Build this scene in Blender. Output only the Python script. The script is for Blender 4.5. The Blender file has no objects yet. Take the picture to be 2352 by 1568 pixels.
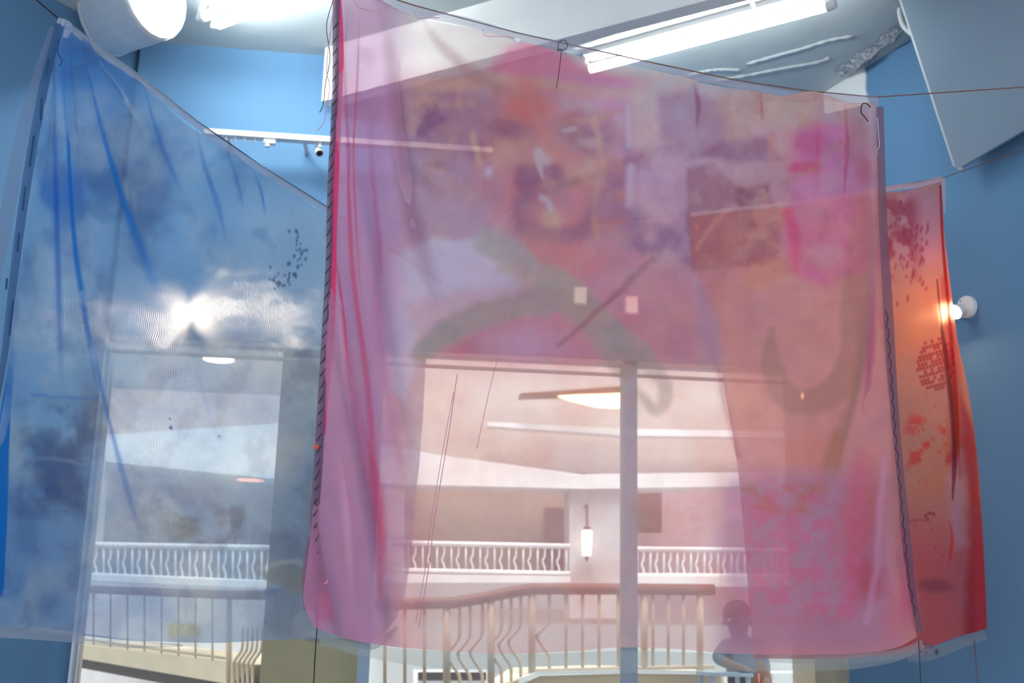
import bpy, math, random
import numpy as np
from mathutils import Vector, Matrix

# ------------------------------------------------------------------ camera
F_PX, W, H = 2700.0, 2352.0, 1568.0
YAW, PITCH, ROLL = math.radians(-6.0), math.radians(14.0), math.radians(1.4)
CAM = np.array([0.0, 0.0, 1.5])
fw = np.array([-math.sin(YAW)*math.cos(PITCH), math.cos(YAW)*math.cos(PITCH), math.sin(PITCH)])
r0 = np.array([math.cos(YAW), math.sin(YAW), 0.0])
u0 = np.cross(r0, fw)
rt = math.cos(ROLL)*r0 + math.sin(ROLL)*u0
up = math.cos(ROLL)*u0 - math.sin(ROLL)*r0
scene = bpy.context.scene
COL = scene.collection
cam_d = bpy.data.cameras.new('camera')
cam = bpy.data.objects.new('camera', cam_d); COL.objects.link(cam)
cam_d.sensor_width = 36.0; cam_d.lens = F_PX/W*36.0; cam_d.clip_start = 0.05
cam_d.dof.use_dof = True; cam_d.dof.focus_distance = 3.9; cam_d.dof.aperture_fstop = 3.5
cam.matrix_world = Matrix(((rt[0], up[0], -fw[0], CAM[0]), (rt[1], up[1], -fw[1], CAM[1]),
                           (rt[2], up[2], -fw[2], CAM[2]), (0, 0, 0, 1)))
scene.camera = cam

# ------------------------------------------------------------------ light
world = bpy.data.worlds.new('world'); scene.world = world; world.use_nodes = True
bg = world.node_tree.nodes['Background']
bg.inputs[0].default_value = (0.90, 0.96, 1.0, 1); bg.inputs[1].default_value = 1.6
sun_d = bpy.data.lights.new('skylight_sun', 'SUN'); sun_d.energy = 7.0; sun_d.angle = math.radians(35); sun_d.color = (0.97, 0.99, 1.0)
sun = bpy.data.objects.new('skylight_sun', sun_d); COL.objects.link(sun)
sun.rotation_euler = (math.radians(22), 0, math.radians(-8))      # daylight falling into the atrium beyond the room
vs = scene.view_settings
vs.view_transform = 'Standard'; vs.look = 'None'; vs.exposure = 0.0; vs.gamma = 1.0
vs.use_curve_mapping = False
scene.cycles.max_bounces = 6; scene.cycles.diffuse_bounces = 3; scene.cycles.transparent_max_bounces = 14
scene.cycles.sample_clamp_indirect = 6.0; scene.cycles.adaptive_threshold = 0.05
scene.cycles.caustics_reflective = False

# ------------------------------------------------------------------ helpers
def ray(px, py):
    return fw + (px-W/2)/F_PX*rt - (py-H/2)/F_PX*up
class Plane:
    def __init__(s, p, n): s.p = np.array(p, float); n = np.array(n, float); s.n = n/np.linalg.norm(n)
    def hit(s, px, py, off=0.0):
        """point of the plane seen at photo pixel, moved off metres towards the viewer side"""
        d = ray(px, py); q = s.p + s.off(off)
        return CAM + d*(np.dot(q-CAM, s.n)/np.dot(d, s.n))
    def off(s, o):
        n = s.n if np.dot(s.n, CAM-s.p) > 0 else -s.n
        return n*o
def YP(y): return Plane((0, y, 0), (0, 1, 0))
def ZP(z): return Plane((0, 0, z), (0, 0, 1))
def vplane(a, ya, b, yb):
    """vertical plane through two photo pixels at world distances ya, yb"""
    A = YP(ya).hit(*a); B = YP(yb).hit(*b); d = B-A
    return Plane(A, (d[1], -d[0], 0))
def project(P):
    q = P-CAM; z = q@fw
    return W/2+F_PX*(q@rt)/z, H/2-F_PX*(q@up)/z
def lin(c):
    c = np.array(c, float)/255.0
    return np.where(c <= 0.04045, c/12.92, ((c+0.055)/1.055)**2.4)

def mesh_obj(name, verts, faces, m, parent=None, smooth=False):
    me = bpy.data.meshes.new(name)
    me.from_pydata([tuple(map(float, v)) for v in verts], [], faces)
    me.update()
    if smooth: me.polygons.foreach_set('use_smooth', [True]*len(me.polygons))
    if m: me.materials.append(m)
    o = bpy.data.objects.new(name, me); COL.objects.link(o)
    if parent: o.parent = parent
    return o
def tag(o, label=None, cat=None, group=None, kind=None):
    if label: o['label'] = label
    if cat: o['category'] = cat
    if group: o['group'] = group
    if kind: o['kind'] = kind
    return o
def empty(name, label, cat, group=None, kind=None):
    o = bpy.data.objects.new(name, None); COL.objects.link(o); o.empty_display_size = 0.1
    return tag(o, label, cat, group, kind)

class MB:
    def __init__(s): s.v = []; s.f = []
    def add(s, v, f):
        b = len(s.v); s.v += [tuple(map(float, p)) for p in v]; s.f += [tuple(i+b for i in q) for q in f]
        return s
    def prism(s, poly, ext):
        n = len(poly); e = np.array(ext, float)
        v = [np.array(p, float) for p in poly]; v += [p+e for p in v]
        f = [tuple(range(n)), tuple(range(2*n-1, n-1, -1))]
        f += [(i, i+n, (i+1) % n+n, (i+1) % n) for i in range(n)]
        return s.add(v, f)
    def box(s, c, ax, ay, az):
        c, ax, ay, az = (np.array(q, float) for q in (c, ax, ay, az))
        v = [c+sx*ax+sy*ay+sz*az for sx in (-1, 1) for sy in (-1, 1) for sz in (-1, 1)]
        return s.add(v, [(0, 1, 3, 2), (4, 6, 7, 5), (0, 4, 5, 1), (2, 3, 7, 6), (0, 2, 6, 4), (1, 5, 7, 3)])
    def tube(s, pts, r, n=6, cap=True):
        pts = [np.array(p, float) for p in pts]; k = len(pts)
        rr = r if hasattr(r, '__len__') else [r]*k
        v = []; ref = np.array([0.31, 0.2, 0.93])
        for i, p in enumerate(pts):
            t = pts[min(i+1, k-1)]-pts[max(i-1, 0)]; t = t/(np.linalg.norm(t)+1e-12)
            a = np.cross(t, ref)
            if np.linalg.norm(a) < 0.1: a = np.cross(t, np.array([1.0, 0, 0]))
            a /= np.linalg.norm(a); b = np.cross(t, a)
            v += [p+rr[i]*(math.cos(2*math.pi*j/n)*a+math.sin(2*math.pi*j/n)*b) for j in range(n)]
        f = [(i*n+j, i*n+(j+1) % n, (i+1)*n+(j+1) % n, (i+1)*n+j) for i in range(k-1) for j in range(n)]
        if cap: f += [tuple(range(n))[::-1], tuple(range((k-1)*n, k*n))]
        return s.add(v, f)
    def lathe(s, c, axis, prof, n=28):
        """prof: (distance along axis, radius)"""
        ax = np.array(axis, float); ax /= np.linalg.norm(ax)
        a = np.cross(ax, [0, 0, 1.0] if abs(ax[2]) < 0.9 else [1.0, 0, 0]); a /= np.linalg.norm(a); b = np.cross(ax, a)
        c = np.array(c, float); v = []; k = len(prof)
        for h, r in prof: v += [c+ax*h+r*(math.cos(2*math.pi*j/n)*a+math.sin(2*math.pi*j/n)*b) for j in range(n)]
        f = [(i*n+j, i*n+(j+1) % n, (i+1)*n+(j+1) % n, (i+1)*n+j) for i in range(k-1) for j in range(n)]
        f += [tuple(range(n))[::-1], tuple(range((k-1)*n, k*n))]
        return s.add(v, f)
    def build(s, name, m, parent=None, smooth=False): return mesh_obj(name, s.v, s.f, m, parent, smooth)

def crom(pts, n):
    """Catmull-Rom resample of a polyline by arc length"""
    p = np.array(pts, float)
    if len(p) == 2: return p[0]+(p[1]-p[0])*np.linspace(0, 1, n)[:, None]
    q = np.vstack([2*p[0]-p[1], p, 2*p[-1]-p[-2]]); out = []
    for i in range(1, len(q)-2):
        t = np.linspace(0, 1, 24, endpoint=False)[:, None]
        a, b, c, d = q[i-1], q[i], q[i+1], q[i+2]
        out.append(0.5*((2*b)+(c-a)*t+(2*a-5*b+4*c-d)*t**2+(3*b-a-3*c+d)*t**3))
    out.append(p[-1:]); o = np.vstack(out)
    L = np.concatenate([[0], np.cumsum(np.linalg.norm(np.diff(o, axis=0), axis=1))]); s = np.linspace(0, L[-1], n)
    return np.stack([np.interp(s, L, o[:, k]) for k in range(o.shape[1])], 1)

# ------------------------------------------------------------------ materials
def nodes_of(name):
    m = bpy.data.materials.new(name); m.use_nodes = True
    nt = m.node_tree; return m, nt, nt.nodes['Principled BSDF']
def mat(name, col, rough=0.6, var=0.06, scale=6.0, bump=0.0, metal=0.0, bscale=60.0, spec=0.3):
    m, nt, b = nodes_of(name); N, L = nt.nodes, nt.links
    tc = N.new('ShaderNodeTexCoord'); nz = N.new('ShaderNodeTexNoise')
    nz.inputs['Scale'].default_value = scale; nz.inputs['Detail'].default_value = 5
    L.new(tc.outputs['Object'], nz.inputs['Vector'])
    mr = N.new('ShaderNodeMapRange'); mr.inputs[1].default_value = 0.3; mr.inputs[2].default_value = 0.7
    mr.inputs[3].default_value = 1-var; mr.inputs[4].default_value = 1+var
    L.new(nz.outputs['Fac'], mr.inputs[0])
    mx = N.new('ShaderNodeMix'); mx.data_type = 'RGBA'; mx.blend_type = 'MULTIPLY'; mx.inputs[0].default_value = 1
    mx.inputs[6].default_value = (*col, 1); L.new(mr.outputs[0], mx.inputs[7]); L.new(mx.outputs[2], b.inputs['Base Color'])
    b.inputs['Roughness'].default_value = rough; b.inputs['Metallic'].default_value = metal
    b.inputs['Specular IOR Level'].default_value = spec
    if bump:
        n2 = N.new('ShaderNodeTexNoise'); n2.inputs['Scale'].default_value = bscale; n2.inputs['Detail'].default_value = 6
        L.new(tc.outputs['Object'], n2.inputs['Vector'])
        bp = N.new('ShaderNodeBump'); bp.inputs['Strength'].default_value = bump; bp.inputs['Distance'].default_value = 0.02
        L.new(n2.outputs['Fac'], bp.inputs['Height']); L.new(bp.outputs['Normal'], b.inputs['Normal'])
    return m
def emis(name, col, strength):
    m, nt, b = nodes_of(name)
    b.inputs['Base Color'].default_value = (*col, 1); b.inputs['Emission Color'].default_value = (*col, 1)
    b.inputs['Emission Strength'].default_value = strength
    return m
def glass():
    m, nt, b = nodes_of('window_glass'); N, L = nt.nodes, nt.links
    t = N.new('ShaderNodeBsdfTransparent'); t.inputs[0].default_value = (0.96, 0.98, 0.97, 1)
    g = N.new('ShaderNodeBsdfGlossy'); g.inputs['Roughness'].default_value = 0.02
    fr = N.new('ShaderNodeFresnel'); fr.inputs[0].default_value = 1.35
    mx = N.new('ShaderNodeMixShader'); L.new(fr.outputs[0], mx.inputs[0]); L.new(t.outputs[0], mx.inputs[1]); L.new(g.outputs[0], mx.inputs[2])
    L.new(mx.outputs[0], nt.nodes['Material Output'].inputs[0]); return m
def sheer(name, tint=0.35, back=0.55, weave=0.10, forward=0.0, rough=0.35, ior=0.05, wscale=420.0):
    """thin woven cloth: holes let light straight through, dyed threads scatter it to both sides"""
    m, nt, b = nodes_of(name); N, L = nt.nodes, nt.links; N.remove(b)
    at = N.new('ShaderNodeAttribute'); at.attribute_name = 'dye'
    tc = N.new('ShaderNodeTexCoord')
    wv = N.new('ShaderNodeTexWave'); wv.wave_type = 'BANDS'; wv.bands_direction = 'DIAGONAL'
    wv.inputs['Scale'].default_value = wscale/10; wv.inputs['Distortion'].default_value = 0; wv.inputs['Detail'].default_value = 0
    L.new(tc.outputs['UV'], wv.inputs['Vector'])
    # thread density: painted density, plus uneven weave
    a2 = N.new('ShaderNodeMath'); a2.operation = 'MULTIPLY_ADD'; L.new(wv.outputs['Fac'], a2.inputs[0]); a2.inputs[1].default_value = weave*0.28; a2.inputs[2].default_value = 1-weave*0.14
    a4 = N.new('ShaderNodeMath'); a4.operation = 'MULTIPLY'; a4.use_clamp = True; L.new(at.outputs['Alpha'], a4.inputs[0]); L.new(a2.outputs[0], a4.inputs[1])
    tr = N.new('ShaderNodeBsdfTransparent')
    tm = N.new('ShaderNodeMix'); tm.data_type = 'RGBA'; tm.inputs[6].default_value = (1, 1, 1, 1)
    tf = N.new('ShaderNodeMath'); tf.operation = 'MULTIPLY'; tf.use_clamp = True; L.new(at.outputs['Alpha'], tf.inputs[0]); tf.inputs[1].default_value = tint*1.7; L.new(tf.outputs[0], tm.inputs[0])
    L.new(at.outputs['Color'], tm.inputs[7]); L.new(tm.outputs[2], tr.inputs[0])
    df = N.new('ShaderNodeBsdfDiffuse'); tl = N.new('ShaderNodeBsdfTranslucent')
    L.new(at.outputs['Color'], df.inputs[0]); L.new(at.outputs['Color'], tl.inputs[0])
    m1 = N.new('ShaderNodeMixShader'); m1.inputs[0].default_value = back; L.new(df.outputs[0], m1.inputs[1]); L.new(tl.outputs[0], m1.inputs[2])
    thru = tr.outputs[0]
    if forward > 0:
        lob = []
        for io, ro in ((1+ior, rough), (1-ior, rough), (1.14, 0.45), (0.88, 0.45)):
            q = N.new('ShaderNodeBsdfRefraction'); q.inputs['Roughness'].default_value = ro; q.inputs['IOR'].default_value = io; q.inputs['Color'].default_value = (1.0, 0.95, 0.88, 1); lob.append(q)
        w2 = N.new('ShaderNodeTexWave'); w2.bands_direction = 'X'; w2.inputs['Scale'].default_value = 55; w2.inputs['Distortion'].default_value = 0; w2.inputs['Detail'].default_value = 0
        L.new(tc.outputs['UV'], w2.inputs['Vector'])
        bp = N.new('ShaderNodeBump'); bp.inputs['Strength'].default_value = 0.6; bp.inputs['Distance'].default_value = 0.004
        L.new(w2.outputs['Fac'], bp.inputs['Height']); [L.new(bp.outputs['Normal'], q.inputs['Normal']) for q in lob[2:]]
        mm = []
        for a, b in ((0, 1), (2, 3)):
            q = N.new('ShaderNodeMixShader'); L.new(lob[a].outputs[0], q.inputs[1]); L.new(lob[b].outputs[0], q.inputs[2]); mm.append(q)
        mf = N.new('ShaderNodeMixShader'); mf.inputs[0].default_value = 0.58; L.new(mm[0].outputs[0], mf.inputs[1]); L.new(mm[1].outputs[0], mf.inputs[2])
        m0 = N.new('ShaderNodeMixShader'); m0.inputs[0].default_value = forward; L.new(tr.outputs[0], m0.inputs[1]); L.new(mf.outputs[0], m0.inputs[2]); thru = m0.outputs[0]
    m2 = N.new('ShaderNodeMixShader'); L.new(a4.outputs[0], m2.inputs[0]); L.new(thru, m2.inputs[1]); L.new(m1.outputs[0], m2.inputs[2])
    L.new(m2.outputs[0], N['Material Output'].inputs[0]); return m

M = dict(
    blue=mat('blue_wall_paint', (0.135, 0.285, 0.48), 0.75, 0.05, 1.5, 0.08),
    white=mat('white_plaster', (0.90, 0.91, 0.91), 0.8, 0.04, 3, 0.15, bscale=25),
    ceil=mat('painted_concrete', (0.54, 0.60, 0.61), 0.7, 0.06, 2, 0.25, bscale=9),
    rough_c=mat('rough_concrete', (0.45, 0.48, 0.52), 0.95, 0.5, 45, 1.0, bscale=70),
    slate=mat('slate_paint', (0.16, 0.21, 0.33), 0.7),
    metal_w=mat('white_enamel', (0.86, 0.87, 0.87), 0.35, 0.02),
    duct=mat('white_duct', (0.80, 0.83, 0.88), 0.5, 0.05, 3, 0.1),
    floor=mat('grey_floor', (0.30, 0.30, 0.31), 0.5),
    frame=mat('blue_grey_steel', (0.36, 0.47, 0.60), 0.4, 0.04),
    olive=mat('olive_column_paint', (0.60, 0.50, 0.27), 0.7, 0.04),
    beige=mat('beige_column_paint', (0.74, 0.62, 0.46), 0.7, 0.04),
    cream=mat('cream_fascia', (0.70, 0.58, 0.41), 0.7, 0.05),
    tan=mat('tan_wall', (0.40, 0.28, 0.20), 0.75, 0.08, 2),
    peach=mat('peach_wall', (0.60, 0.51, 0.46), 0.75, 0.05, 2),
    awhite=mat('atrium_white', (0.88, 0.88, 0.87), 0.7, 0.02),
    wood=mat('brown_handrail', (0.22, 0.09, 0.06), 0.45, 0.15, 12),
    railc=mat('cream_bar', (0.60, 0.46, 0.34), 0.5),
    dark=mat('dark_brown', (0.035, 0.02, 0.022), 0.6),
    panelg=mat('pale_grey_board', (0.26, 0.34, 0.43), 0.6, 0.03, 2),
    navy=mat('navy_cloth', (0.012, 0.016, 0.028), 0.85),
    shirt=mat('slate_blue_shirt', (0.07, 0.11, 0.18), 0.85),
    skin=mat('skin', (0.16, 0.075, 0.05), 0.6),
    hair=mat('dark_hair', (0.02, 0.015, 0.015), 0.7),
    glass=glass(),
    twine=mat('brown_twine', (0.20, 0.085, 0.06), 0.9, 0.2, 200),
    thread=mat('dark_thread', (0.025, 0.022, 0.03), 0.8),
    thread_p=mat('mauve_thread', (0.60, 0.24, 0.34), 0.8),
    thread_b=mat('navy_thread', (0.012, 0.06, 0.16), 0.8),
    thread_w=mat('white_thread', (0.75, 0.75, 0.78), 0.8),
    red=mat('red_button', (0.6, 0.08, 0.04), 0.6),
    orange=mat('orange_cord', (0.75, 0.12, 0.06), 0.6),
    yellow=mat('yellow_plastic', (0.72, 0.58, 0.10), 0.5),
    rope=mat('white_rope', (0.82, 0.84, 0.86), 0.8),
    tube1=emis('fluorescent_tube_dim', (0.93, 1.0, 0.97), 26.0),  # dimmer tube, set lower to keep the right side darker
    tube=emis('fluorescent_tube', (0.95, 1.0, 0.98), 45.0),
    bulb=emis('warm_bulb', (1.0, 0.64, 0.34), 700.0),
    bulb2=emis('cool_bulb', (1.0, 0.86, 0.70), 640.0),
    down=emis('downlight_lens', (1.0, 0.93, 0.82), 22.0),
    downr=emis('amber_lens', (1.0, 0.45, 0.28), 3.0),
    pend=emis('pendant_glow', (1.0, 0.97, 0.88), 3.2),
    cove=emis('yellow_lamp', (1.0, 0.93, 0.62), 3.0),
    sheer_pink=sheer('pink_organza', 0.30, 0.55, 0.09, 0.0),
    sheer_blue=sheer('blue_organza', 0.35, 0.55, 0.10, 0.40, 0.9, 0.05),
    sheer_red=sheer('red_organza', 0.30, 0.60, 0.08, 0.25, 0.8, 0.05),
    sheer_fold=sheer('blue_organza_fold', 0.35, 0.55, 0.10),
    sheer_grey=sheer('grey_organza', 0.15, 0.5, 0.08, 0.0),
)

# ------------------------------------------------------------------ the room
YB = 7.0
PB = YP(YB)
Lc = PB.hit(165, 1540)                       # back left corner
Rc = PB.hit(1950, 1540)                      # back right corner
XL, XR = Lc[0], Rc[0]
TOE = math.radians(17.0)
rw_dir = np.array([math.sin(TOE), -math.cos(TOE), 0.0])       # right wall, towards the viewer
PR = Plane(Rc, (-math.cos(TOE), -math.sin(TOE), 0))
ZC = PB.hit(750, 130)[2]
cl, cr = PB.hit(350, 96), PB.hit(1888, 216); SL = (cr[2]-cl[2])/(cr[0]-cl[0])      # the ceiling falls a little to the right
zc = lambda x: cl[2]+(x-cl[0])*SL
ZHEAD = PB.hit(1200, 814)[2]
PC = Plane(cl, (-SL, 0, 1))
ZT = ZC+0.5
def CP(drop): return Plane(cl-np.array([0, 0, drop]), (-SL, 0, 1))
YN = -0.6                                     # the room is open behind the viewer

fl = MB().box((0, 7.7, -0.1), (7, 0, 0), (0, 8.4, 0), (0, 0, 0.1)).build('floor', M['floor']); tag(fl, 'grey floor slab of the gallery', kind='structure')
TL_ = math.radians(38.0); xn = XL-(YB-YN)*math.tan(TL_)  # left wall splayed wide to catch more light from the open rear
w = MB().prism([(XL, YB+0.1, 0), (xn, YN, 0), (xn, YN, zc(xn)), (XL, YB+0.1, zc(XL))], (-0.2, 0.05, 0)).build('wall_left', M['blue']); tag(w, 'tall blue painted wall on the left', kind='structure')
Rn = Rc+rw_dir*((YB-YN)/math.cos(TOE))
mb = MB().prism([(Rc[0], YB, 0), (Rn[0], YN, 0), (Rn[0], YN, zc(Rn[0])), (Rc[0], YB, zc(Rc[0]))], (0.2, 0.08, 0))
tag(mb.build('wall_right', M['blue']), 'tall blue painted wall on the right', kind='structure')
mb = MB().prism([(XL, YB, ZHEAD), (XR, YB, ZHEAD), (XR, YB, zc(XR)), (XL, YB, zc(XL))], (0, 0.2, 0))
tag(mb.build('wall_back', M['blue']), 'blue painted wall above the glazed front', kind='structure')
mb = MB().prism([(x, y, zc(x)) for x, y in ((xn-0.2, YN), (Rn[0]+0.2, YN), (Rc[0]+0.2, YB+0.2), (XL-0.2, YB+0.2))], (0, 0, 0.25))
tag(mb.build('ceiling', M['ceil']), 'pale painted concrete ceiling', kind='structure')

# white plaster return at the top of the right wall and the spalled ceiling edge
pl = [PR.hit(*p) for p in ((1893, 188), (1985, 152), (1991, 172), (1990, 205), (1999, 240), (1897, 262))]
tag(MB().prism(pl, PR.off(0.012)).build('trim_1', M['white']), 'bare white plaster patch at top of right wall', kind='structure')
rng = random.Random(3)
up_e = crom([(1925, 163), (1960, 130), (2010, 90), (2060, 52), (2110, 12), (2160, -30)], 22)
lo_e = crom([(1945, 168), (1992, 150), (2035, 112), (2085, 68), (2130, 30), (2180, -10)], 22)
v = []
for i in range(22):
    a = PC.hit(up_e[i][0]+rng.uniform(-9, 9), up_e[i][1]+rng.uniform(-5, 5)); b = PR.hit(lo_e[i][0]+rng.uniform(-3, 3), lo_e[i][1]+rng.uniform(-4, 4), 0.01)
    c = (a+b)/2+np.array([-0.01, -0.03, -0.03-rng.uniform(0, 0.03)])
    v += [a+np.array([0, 0, -0.004]), c, b]
f = []
for i in range(21):
    for j in range(2): k = i*3+j; f.append((k, k+1, k+4, k+3))
tag(mesh_obj('trim_2', v, f, M['rough_c']), 'rough crumbling concrete edge between ceiling and right wall', kind='structure')

# ceiling relief: the deep beam, the slate strip and the plaster ridges run along one slanting direction
dvec = np.array([-0.80, 0.60, 0.0]); tvec = np.array([0.60, 0.80, 0.0])
ZB = PB.hit(760, 250)[2]
far = PB.hit(762, 250)+np.array([0, -0.02, 0]); near = far-dvec*5.2
mb = MB().prism([(*far[:2], ZB), (*near[:2], ZB), (*near[:2], zc(near[0])+0.02), (*far[:2], zc(far[0])+0.02)], tuple(-tvec*0.10))
tag(mb.build('trim_3', M['white']), 'deep white ceiling beam running towards the viewer', kind='structure')
pl = [PC.hit(*p) for p in ((1100, 130), (1237, 83), (1492, 0), (1760, -88), (1790, -45), (1500, 44), (1309, 102), (1180, 142))]
tag(MB().prism(pl, (0, 0, -0.02)).build('trim_4', M['slate']), 'slate blue strip across the white ceiling', kind='structure')
for k, pts in enumerate((((1715, 147), (1780, 128), (1840, 112), (1905, 92), (1960, 82)), ((1640, 185), (1720, 172), (1790, 158), (1880, 142), (1905, 132)), ((1580, 172), (1640, 160), (1700, 160)))):
    q = [PC.hit(*p)+np.array([0, 0, 0.004]) for p in crom(pts, 18)]
    tag(MB().tube(q, [0.010+0.010*abs(math.sin(i*1.7+k)) for i in range(18)], 6).build('trim_%d' % (5+k), M['ceil'], smooth=True),
        ('long raised plaster ridge in the ceiling by the lamp', 'second plaster ridge in the ceiling near white patch', 'short plaster ridge in the ceiling above pink cloth')[k], kind='structure')

# ------------------------------------------------------------------ window wall
win = empty('window_1', 'tall glazed front with blue grey steel frame', None, kind='structure')
def vbar(name, x0, x1, py, y, dep, m, parent, z0=0.0, z1=ZHEAD):
    a = YP(y).hit(x0, py)[0]; b = YP(y).hit(x1, py)[0]
    return MB().box(((a+b)/2, y+dep/2, (z0+z1)/2), ((b-a)/2, 0, 0), (0, dep/2, 0), (0, 0, (z1-z0)/2)).build(name, m, parent)
vbar('mullion', 1431, 1465, 1540, YB+0.02, 0.10, M['frame'], win)
vbar('mullion', 820, 848, 1540, YB+0.02, 0.10, M['frame'], win)
vbar('jamb', 158, 177, 1540, YB+0.02, 0.10, M['metal_w'], win)
vbar('jamb', 164, 169, 1540, YB-0.01, 0.04, M['frame'], win)
MB().box(((XL+XR)/2, YB+0.07, ZHEAD-0.014), ((XR-XL)/2, 0, 0), (0, 0.05, 0), (0, 0, 0.014)).build('head_rail', M['metal_w'], win)
MB().box(((XL+XR)/2, YB+0.07, ZHEAD-0.085), ((XR-XL)/2, 0, 0), (0, 0.02, 0), (0, 0, 0.008)).build('head_rail', M['beige'], win)
xs = [YP(YB+0.05).hit(p, 1540)[0] for p in (177, 820, 848, 1431, 1465, 1940)]
for a, b in ((xs[0], xs[1]), (xs[2], xs[3]), (xs[4], xs[5])):
    MB().box(((a+b)/2, YB+0.06, ZHEAD/2), ((b-a)/2, 0, 0), (0, 0.004, 0), (0, 0, ZHEAD/2)).build('pane', M['glass'], win)
# columns
def column(name, x0, x1, y, dep, m, label, z1):
    o = vbar(name, x0, x1, 1540, y, dep, m, None, 0, z1); tag(o, label, 'column'); return o
column('square_column', 598, 830, YB+0.25, 0.55, M['olive'], 'olive yellow square column behind the blue cloth', ZHEAD+1.2)
column('square_column', 1872, 1962, YB+0.14, 0.4, M['beige'], 'narrow beige column beside the right blue wall', ZHEAD+1.2)

# ------------------------------------------------------------------ atrium beyond the glass
def pp(name, y, pts, dep, m, label=None, kind='structure', cat=None, parent=None):
    """solid with its front face outlined on a wall at distance y"""
    P = YP(y); o = MB().prism([P.hit(*p) for p in pts], (0, dep, 0)).build(name, m, parent)
    if label: tag(o, label, cat, None, kind)
    return o
zt = 9.0
MB().box((0, 17.1, 4.0), (11, 0, 0), (0, 0.1, 0), (0, 0, 5)).build('wall_atrium', M['awhite'])
tag(bpy.data.objects['wall_atrium'], 'bright white far wall of the atrium', kind='structure')
pp('wall_upper', 14.0, [(60, 560), (1900, 560), (1900, 1105), (60, 1040)], 0.3, M['peach'], 'peach coloured upper wall of the atrium')
pp('trim_8', 12.5, [(150, 1004), (640, 972), (1000, 1043), (1345, 1090), (1345, 1122), (960, 1113), (615, 1098), (260, 1062), (150, 1040)], 0.5, M['awhite'], 'thick white slanting floor edge across the atrium')
pp('trim_9', 12.5, [(1345, 1088), (1800, 1083), (1800, 1115), (1345, 1122)], 0.5, M['awhite'], 'level white floor edge beyond the middle mullion')
pp('trim_10', 13.6, [(1120, 968), (1440, 984), (1800, 990), (1800, 1004), (1440, 1000), (1120, 978)], 0.2, M['awhite'], 'thin white ledge on the upper wall')
pp('trim_11', 13.4, [(1195, 903), (1440, 886), (1440, 902), (1195, 911)], 0.2, M['wood'], 'thin brown bracket beam high in the atrium')
pp('wall_tan', 13.3, [(930, 1100), (1310, 1118), (1310, 1330), (930, 1330)], 0.2, M['tan'], 'tan wall at the back of the balcony')
pp('wall_grey', 13.3, [(180, 1050), (640, 1090), (640, 1330), (180, 1330)], 0.2, mat('dusky_wall', (0.34, 0.32, 0.33), 0.8), 'dusky grey wall behind the white balcony railing')
pp('wall_mauve', 13.5, [(1425, 1100), (1830, 1100), (1830, 1420), (1425, 1420)], 0.2, mat('mauve_wall', (0.50, 0.34, 0.36), 0.8), 'dusky pink wall behind the right balcony')
pp('door_1', 13.2, [(1252, 1165), (1298, 1165), (1298, 1330), (1252, 1330)], 0.08, M['wood'], 'brown door in the tan balcony wall')
pp('door_2', 13.2, [(1462, 1125), (1520, 1127), (1520, 1222), (1462, 1222)], 0.08, mat('brown_panel', (0.17, 0.09, 0.07), 0.6), 'dark brown panel right of the middle mullion')
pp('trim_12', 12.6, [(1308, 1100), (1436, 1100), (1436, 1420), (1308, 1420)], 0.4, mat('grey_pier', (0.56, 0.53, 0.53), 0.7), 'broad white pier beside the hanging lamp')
pp('trim_13', 12.3, [(198, 1040), (232, 1040), (215, 1250), (188, 1250)], 0.4, M['awhite'], 'white pier at the left end of the balcony')
pp('wall_lower', 15.5, [(120, 1330), (1990, 1330), (1990, 1800), (120, 1800)], 0.3, M['awhite'], 'white lower wall of the atrium')
pp('trim_14', 14.8, [(860, 1394), (1900, 1404), (1900, 1440), (860, 1424)], 0.3, M['peach'], 'peach band along the lower atrium wall')

def railing(name, label, y, top, bot, xs, m_top, m_bar, rt_, rb, wavy=None, posts=(), thick=0.02, group=None):
    """top / bot: photo lines of the handrail and bottom rail at distance y; each bar is a part"""
    P = YP(y); root = empty(name, label, 'railing', group)
    tp = [P.hit(*p) for p in top]; bt = [P.hit(*p) for p in bot]
    MB().tube(tp, rt_, 8).build('handrail', m_top, root, True)
    MB().tube(bt, rb, 6).build('bottom_rail', m_bar, root, True)
    for i, x in enumerate(xs):
        yt = np.interp(x, [p[0] for p in top], [p[1] for p in top]); yb = np.interp(x, [p[0] for p in bot], [p[1] for p in bot])
        if wavy and i % wavy[1] in wavy[2]:
            s = wavy[0]; pts = [(x, yt), (x, yt+(yb-yt)*.30), (x-s*.15, yt+(yb-yt)*.42), (x-s, yt+(yb-yt)*.55), (x-s, yt+(yb-yt)*.62), (x-s*.1, yt+(yb-yt)*.80), (x, yt+(yb-yt)*.86), (x, yb)]
            q = [P.hit(*p) for p in crom(pts, 22)]
        else: q = [P.hit(x, yt), P.hit(x, yb)]
        MB().tube(q, thick/2, 6).build('baluster', m_bar, root, True)
    for x, y0, y1 in posts:
        MB().tube([P.hit(x, y0), P.hit(x, y1)], thick*1.1, 6).build('newel_post', m_bar, root, True)
    return root
railing('balcony_railing', 'white upper balcony railing seen through the blue cloth', 12.0, [(185, 1250), (640, 1258)], [(185, 1318), (640, 1338)],
        [205+i*16.5 for i in range(26)], M['awhite'], M['awhite'], 0.028, 0.02, wavy=(5, 2, (1,)), thick=0.022)
pp('trim_15', 11.95, [(180, 1316), (640, 1336), (640, 1352), (180, 1332)], 0.3, M['awhite'], 'white balcony edge under the left railing')
railing('balcony_railing', 'white upper balcony railing in front of the tan wall', 12.0, [(900, 1246), (1310, 1254)], [(900, 1308), (1310, 1316)],
        [905+i*16.5 for i in range(25)], M['awhite'], M['awhite'], 0.026, 0.02, wavy=(5, 2, (1,)), thick=0.018)
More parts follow.
